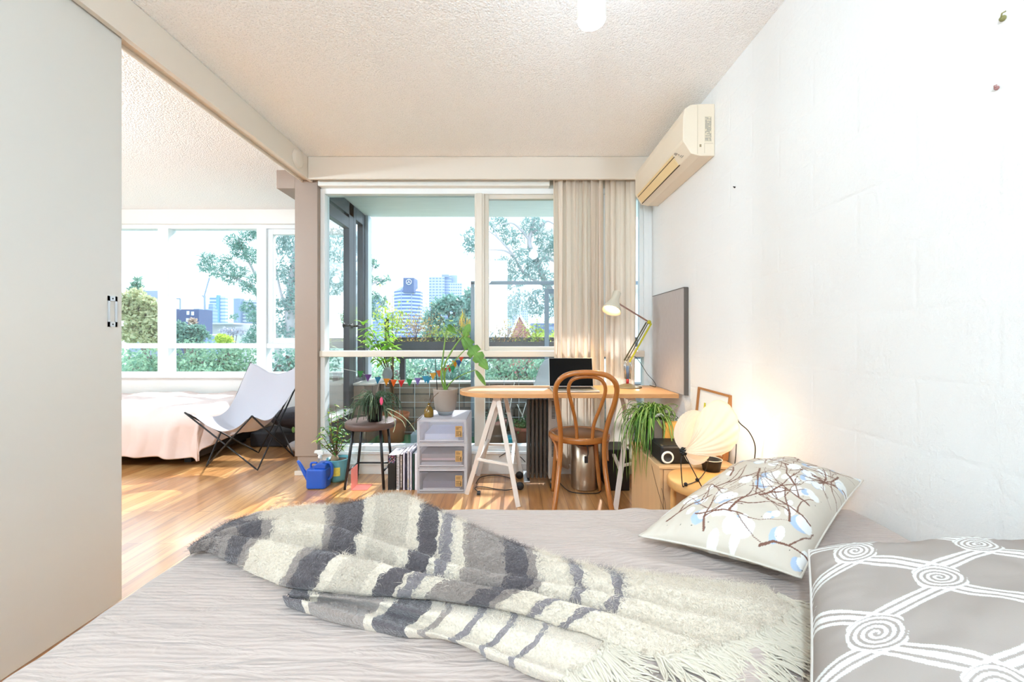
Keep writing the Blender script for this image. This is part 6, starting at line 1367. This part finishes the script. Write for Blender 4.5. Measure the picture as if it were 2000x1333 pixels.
mb = MB(); mb.bar(t_ + Vector((0, -.1, .15)), p(992, 668) + Vector((0, -.1, 0)), .5, .22); mb.bar(t_ + Vector((0, -.1, .15)), p(1054, 680) + Vector((0, -.1, 0)), .5, .22); OBJ('bargeboard', mb, m_whitep, gh)
OBJ('roof', MB().box(p(960, 640).x, a_.x, 44, 52, -9, p(0, 640).z), M('slate_roof', '#9a8f98', .7), gh)
bldg('navy_house', 'dark blue low building right of the gable house', 60, [(1037, 1100, 632), (1030, 1045, 640, 2)], facade('navy_bands', '#6f7f9e', '#93a3c0', 1.6, .3, 3, .5))
# through the far window
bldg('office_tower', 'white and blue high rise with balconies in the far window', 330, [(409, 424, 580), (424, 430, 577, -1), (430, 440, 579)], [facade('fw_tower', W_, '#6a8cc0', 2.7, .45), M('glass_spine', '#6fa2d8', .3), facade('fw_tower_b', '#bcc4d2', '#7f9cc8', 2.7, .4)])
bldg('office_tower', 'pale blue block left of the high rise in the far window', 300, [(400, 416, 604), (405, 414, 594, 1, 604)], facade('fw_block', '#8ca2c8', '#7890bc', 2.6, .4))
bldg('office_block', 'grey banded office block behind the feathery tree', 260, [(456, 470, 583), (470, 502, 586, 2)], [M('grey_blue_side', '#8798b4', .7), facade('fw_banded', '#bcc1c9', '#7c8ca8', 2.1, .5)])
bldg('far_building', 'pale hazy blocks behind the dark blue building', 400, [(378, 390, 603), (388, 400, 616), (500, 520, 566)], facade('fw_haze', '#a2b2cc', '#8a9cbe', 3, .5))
nb = bldg('navy_building', 'dark blue apartment building with small lit windows in the far window', 55, [(298, 324, 602), (345, 383, 604, .5)], M('navy_render', '#4a5a80', .6), depth=2.5)
mb = MB(); random.seed(4)
for x, y in ((307, 606), (317, 606), (365, 608), (374, 609), (364, 622), (373, 624), (366, 634)): q = P(x, y, 54.9); mb.box(q.x, q.x + .28, 54.85, 54.98, q.z - .5, q.z)
OBJ('window', mb, M('bright_window', '#dfe9f4', .3), nb)
gb = bldg('grey_house', 'grey flat roofed house behind the pale yellow tree', 48, [(252, 309, 568)], M('light_grey_render', '#8f9ab0', .7), depth=2)
mb = MB(); 
mb.bar(P(305, 582, 47), P(352, 584, 47), .15, .15); mb.bar(P(352, 584, 47), P(352, 606, 47), .12, .12, up=(0, 1, 0)); mb.bar(P(318, 583, 47), P(318, 602, 47), .12, .12, up=(0, 1, 0)); OBJ('pergola', mb, M('pergola_grey', '#8592a0', .6), gb)
wh = bldg('warehouse', 'long white warehouse with a low roof in the far window', 90, [(386, 490, 634), (470, 520, 648, -6)], M('white_sheet_wall', '#bfc1c6', .7), depth=16)
OBJ('roof', MB().box(P(384, 0, 88).x, P(462, 0, 88).x, 87, 108, P(0, 634, 88).z, P(0, 631, 88).z), M('pale_roof', '#b4b8c2', .6), wh)
bldg('shed', 'small blue grey shed with white roof in the middle distance', 45, [(401, 413, 656), (398, 416, 653, .2, 656)], [M('shed_blue', '#7f95ba', .7), m_whitep], depth=3)
crn = ROOT('construction_crane', (P(400, 659, 300).x, 300, -9), 'thin tower crane behind the high rise in the far window', 'crane')
m_cr = M('crane_pale', '#8f9cb2', .6)
OBJ('mast', MB().bar((P(400, 0, 300).x, 300, -9), P(400, 578, 300), 1.0, 1.0, up=(0, 1, 0)), m_cr, crn); OBJ('jib', MB().bar(P(398, 582, 300), P(409, 543, 300), .7, .7, up=(0, 1, 0)), m_cr, crn); OBJ('counter_jib', MB().bar(P(400, 580, 300), P(395, 578, 300), 1, .9, up=(0, 1, 0)), m_cr, crn)
OBJ('street_path', MB().box(P(440, 0, 16).x, P(560, 0, 16).x, 14.5, 17.5, -1.6, -1.2), M('pale_path', '#bcbbbd', .9), label='pale paved terrace beyond the bushes of the far window', cat='path')
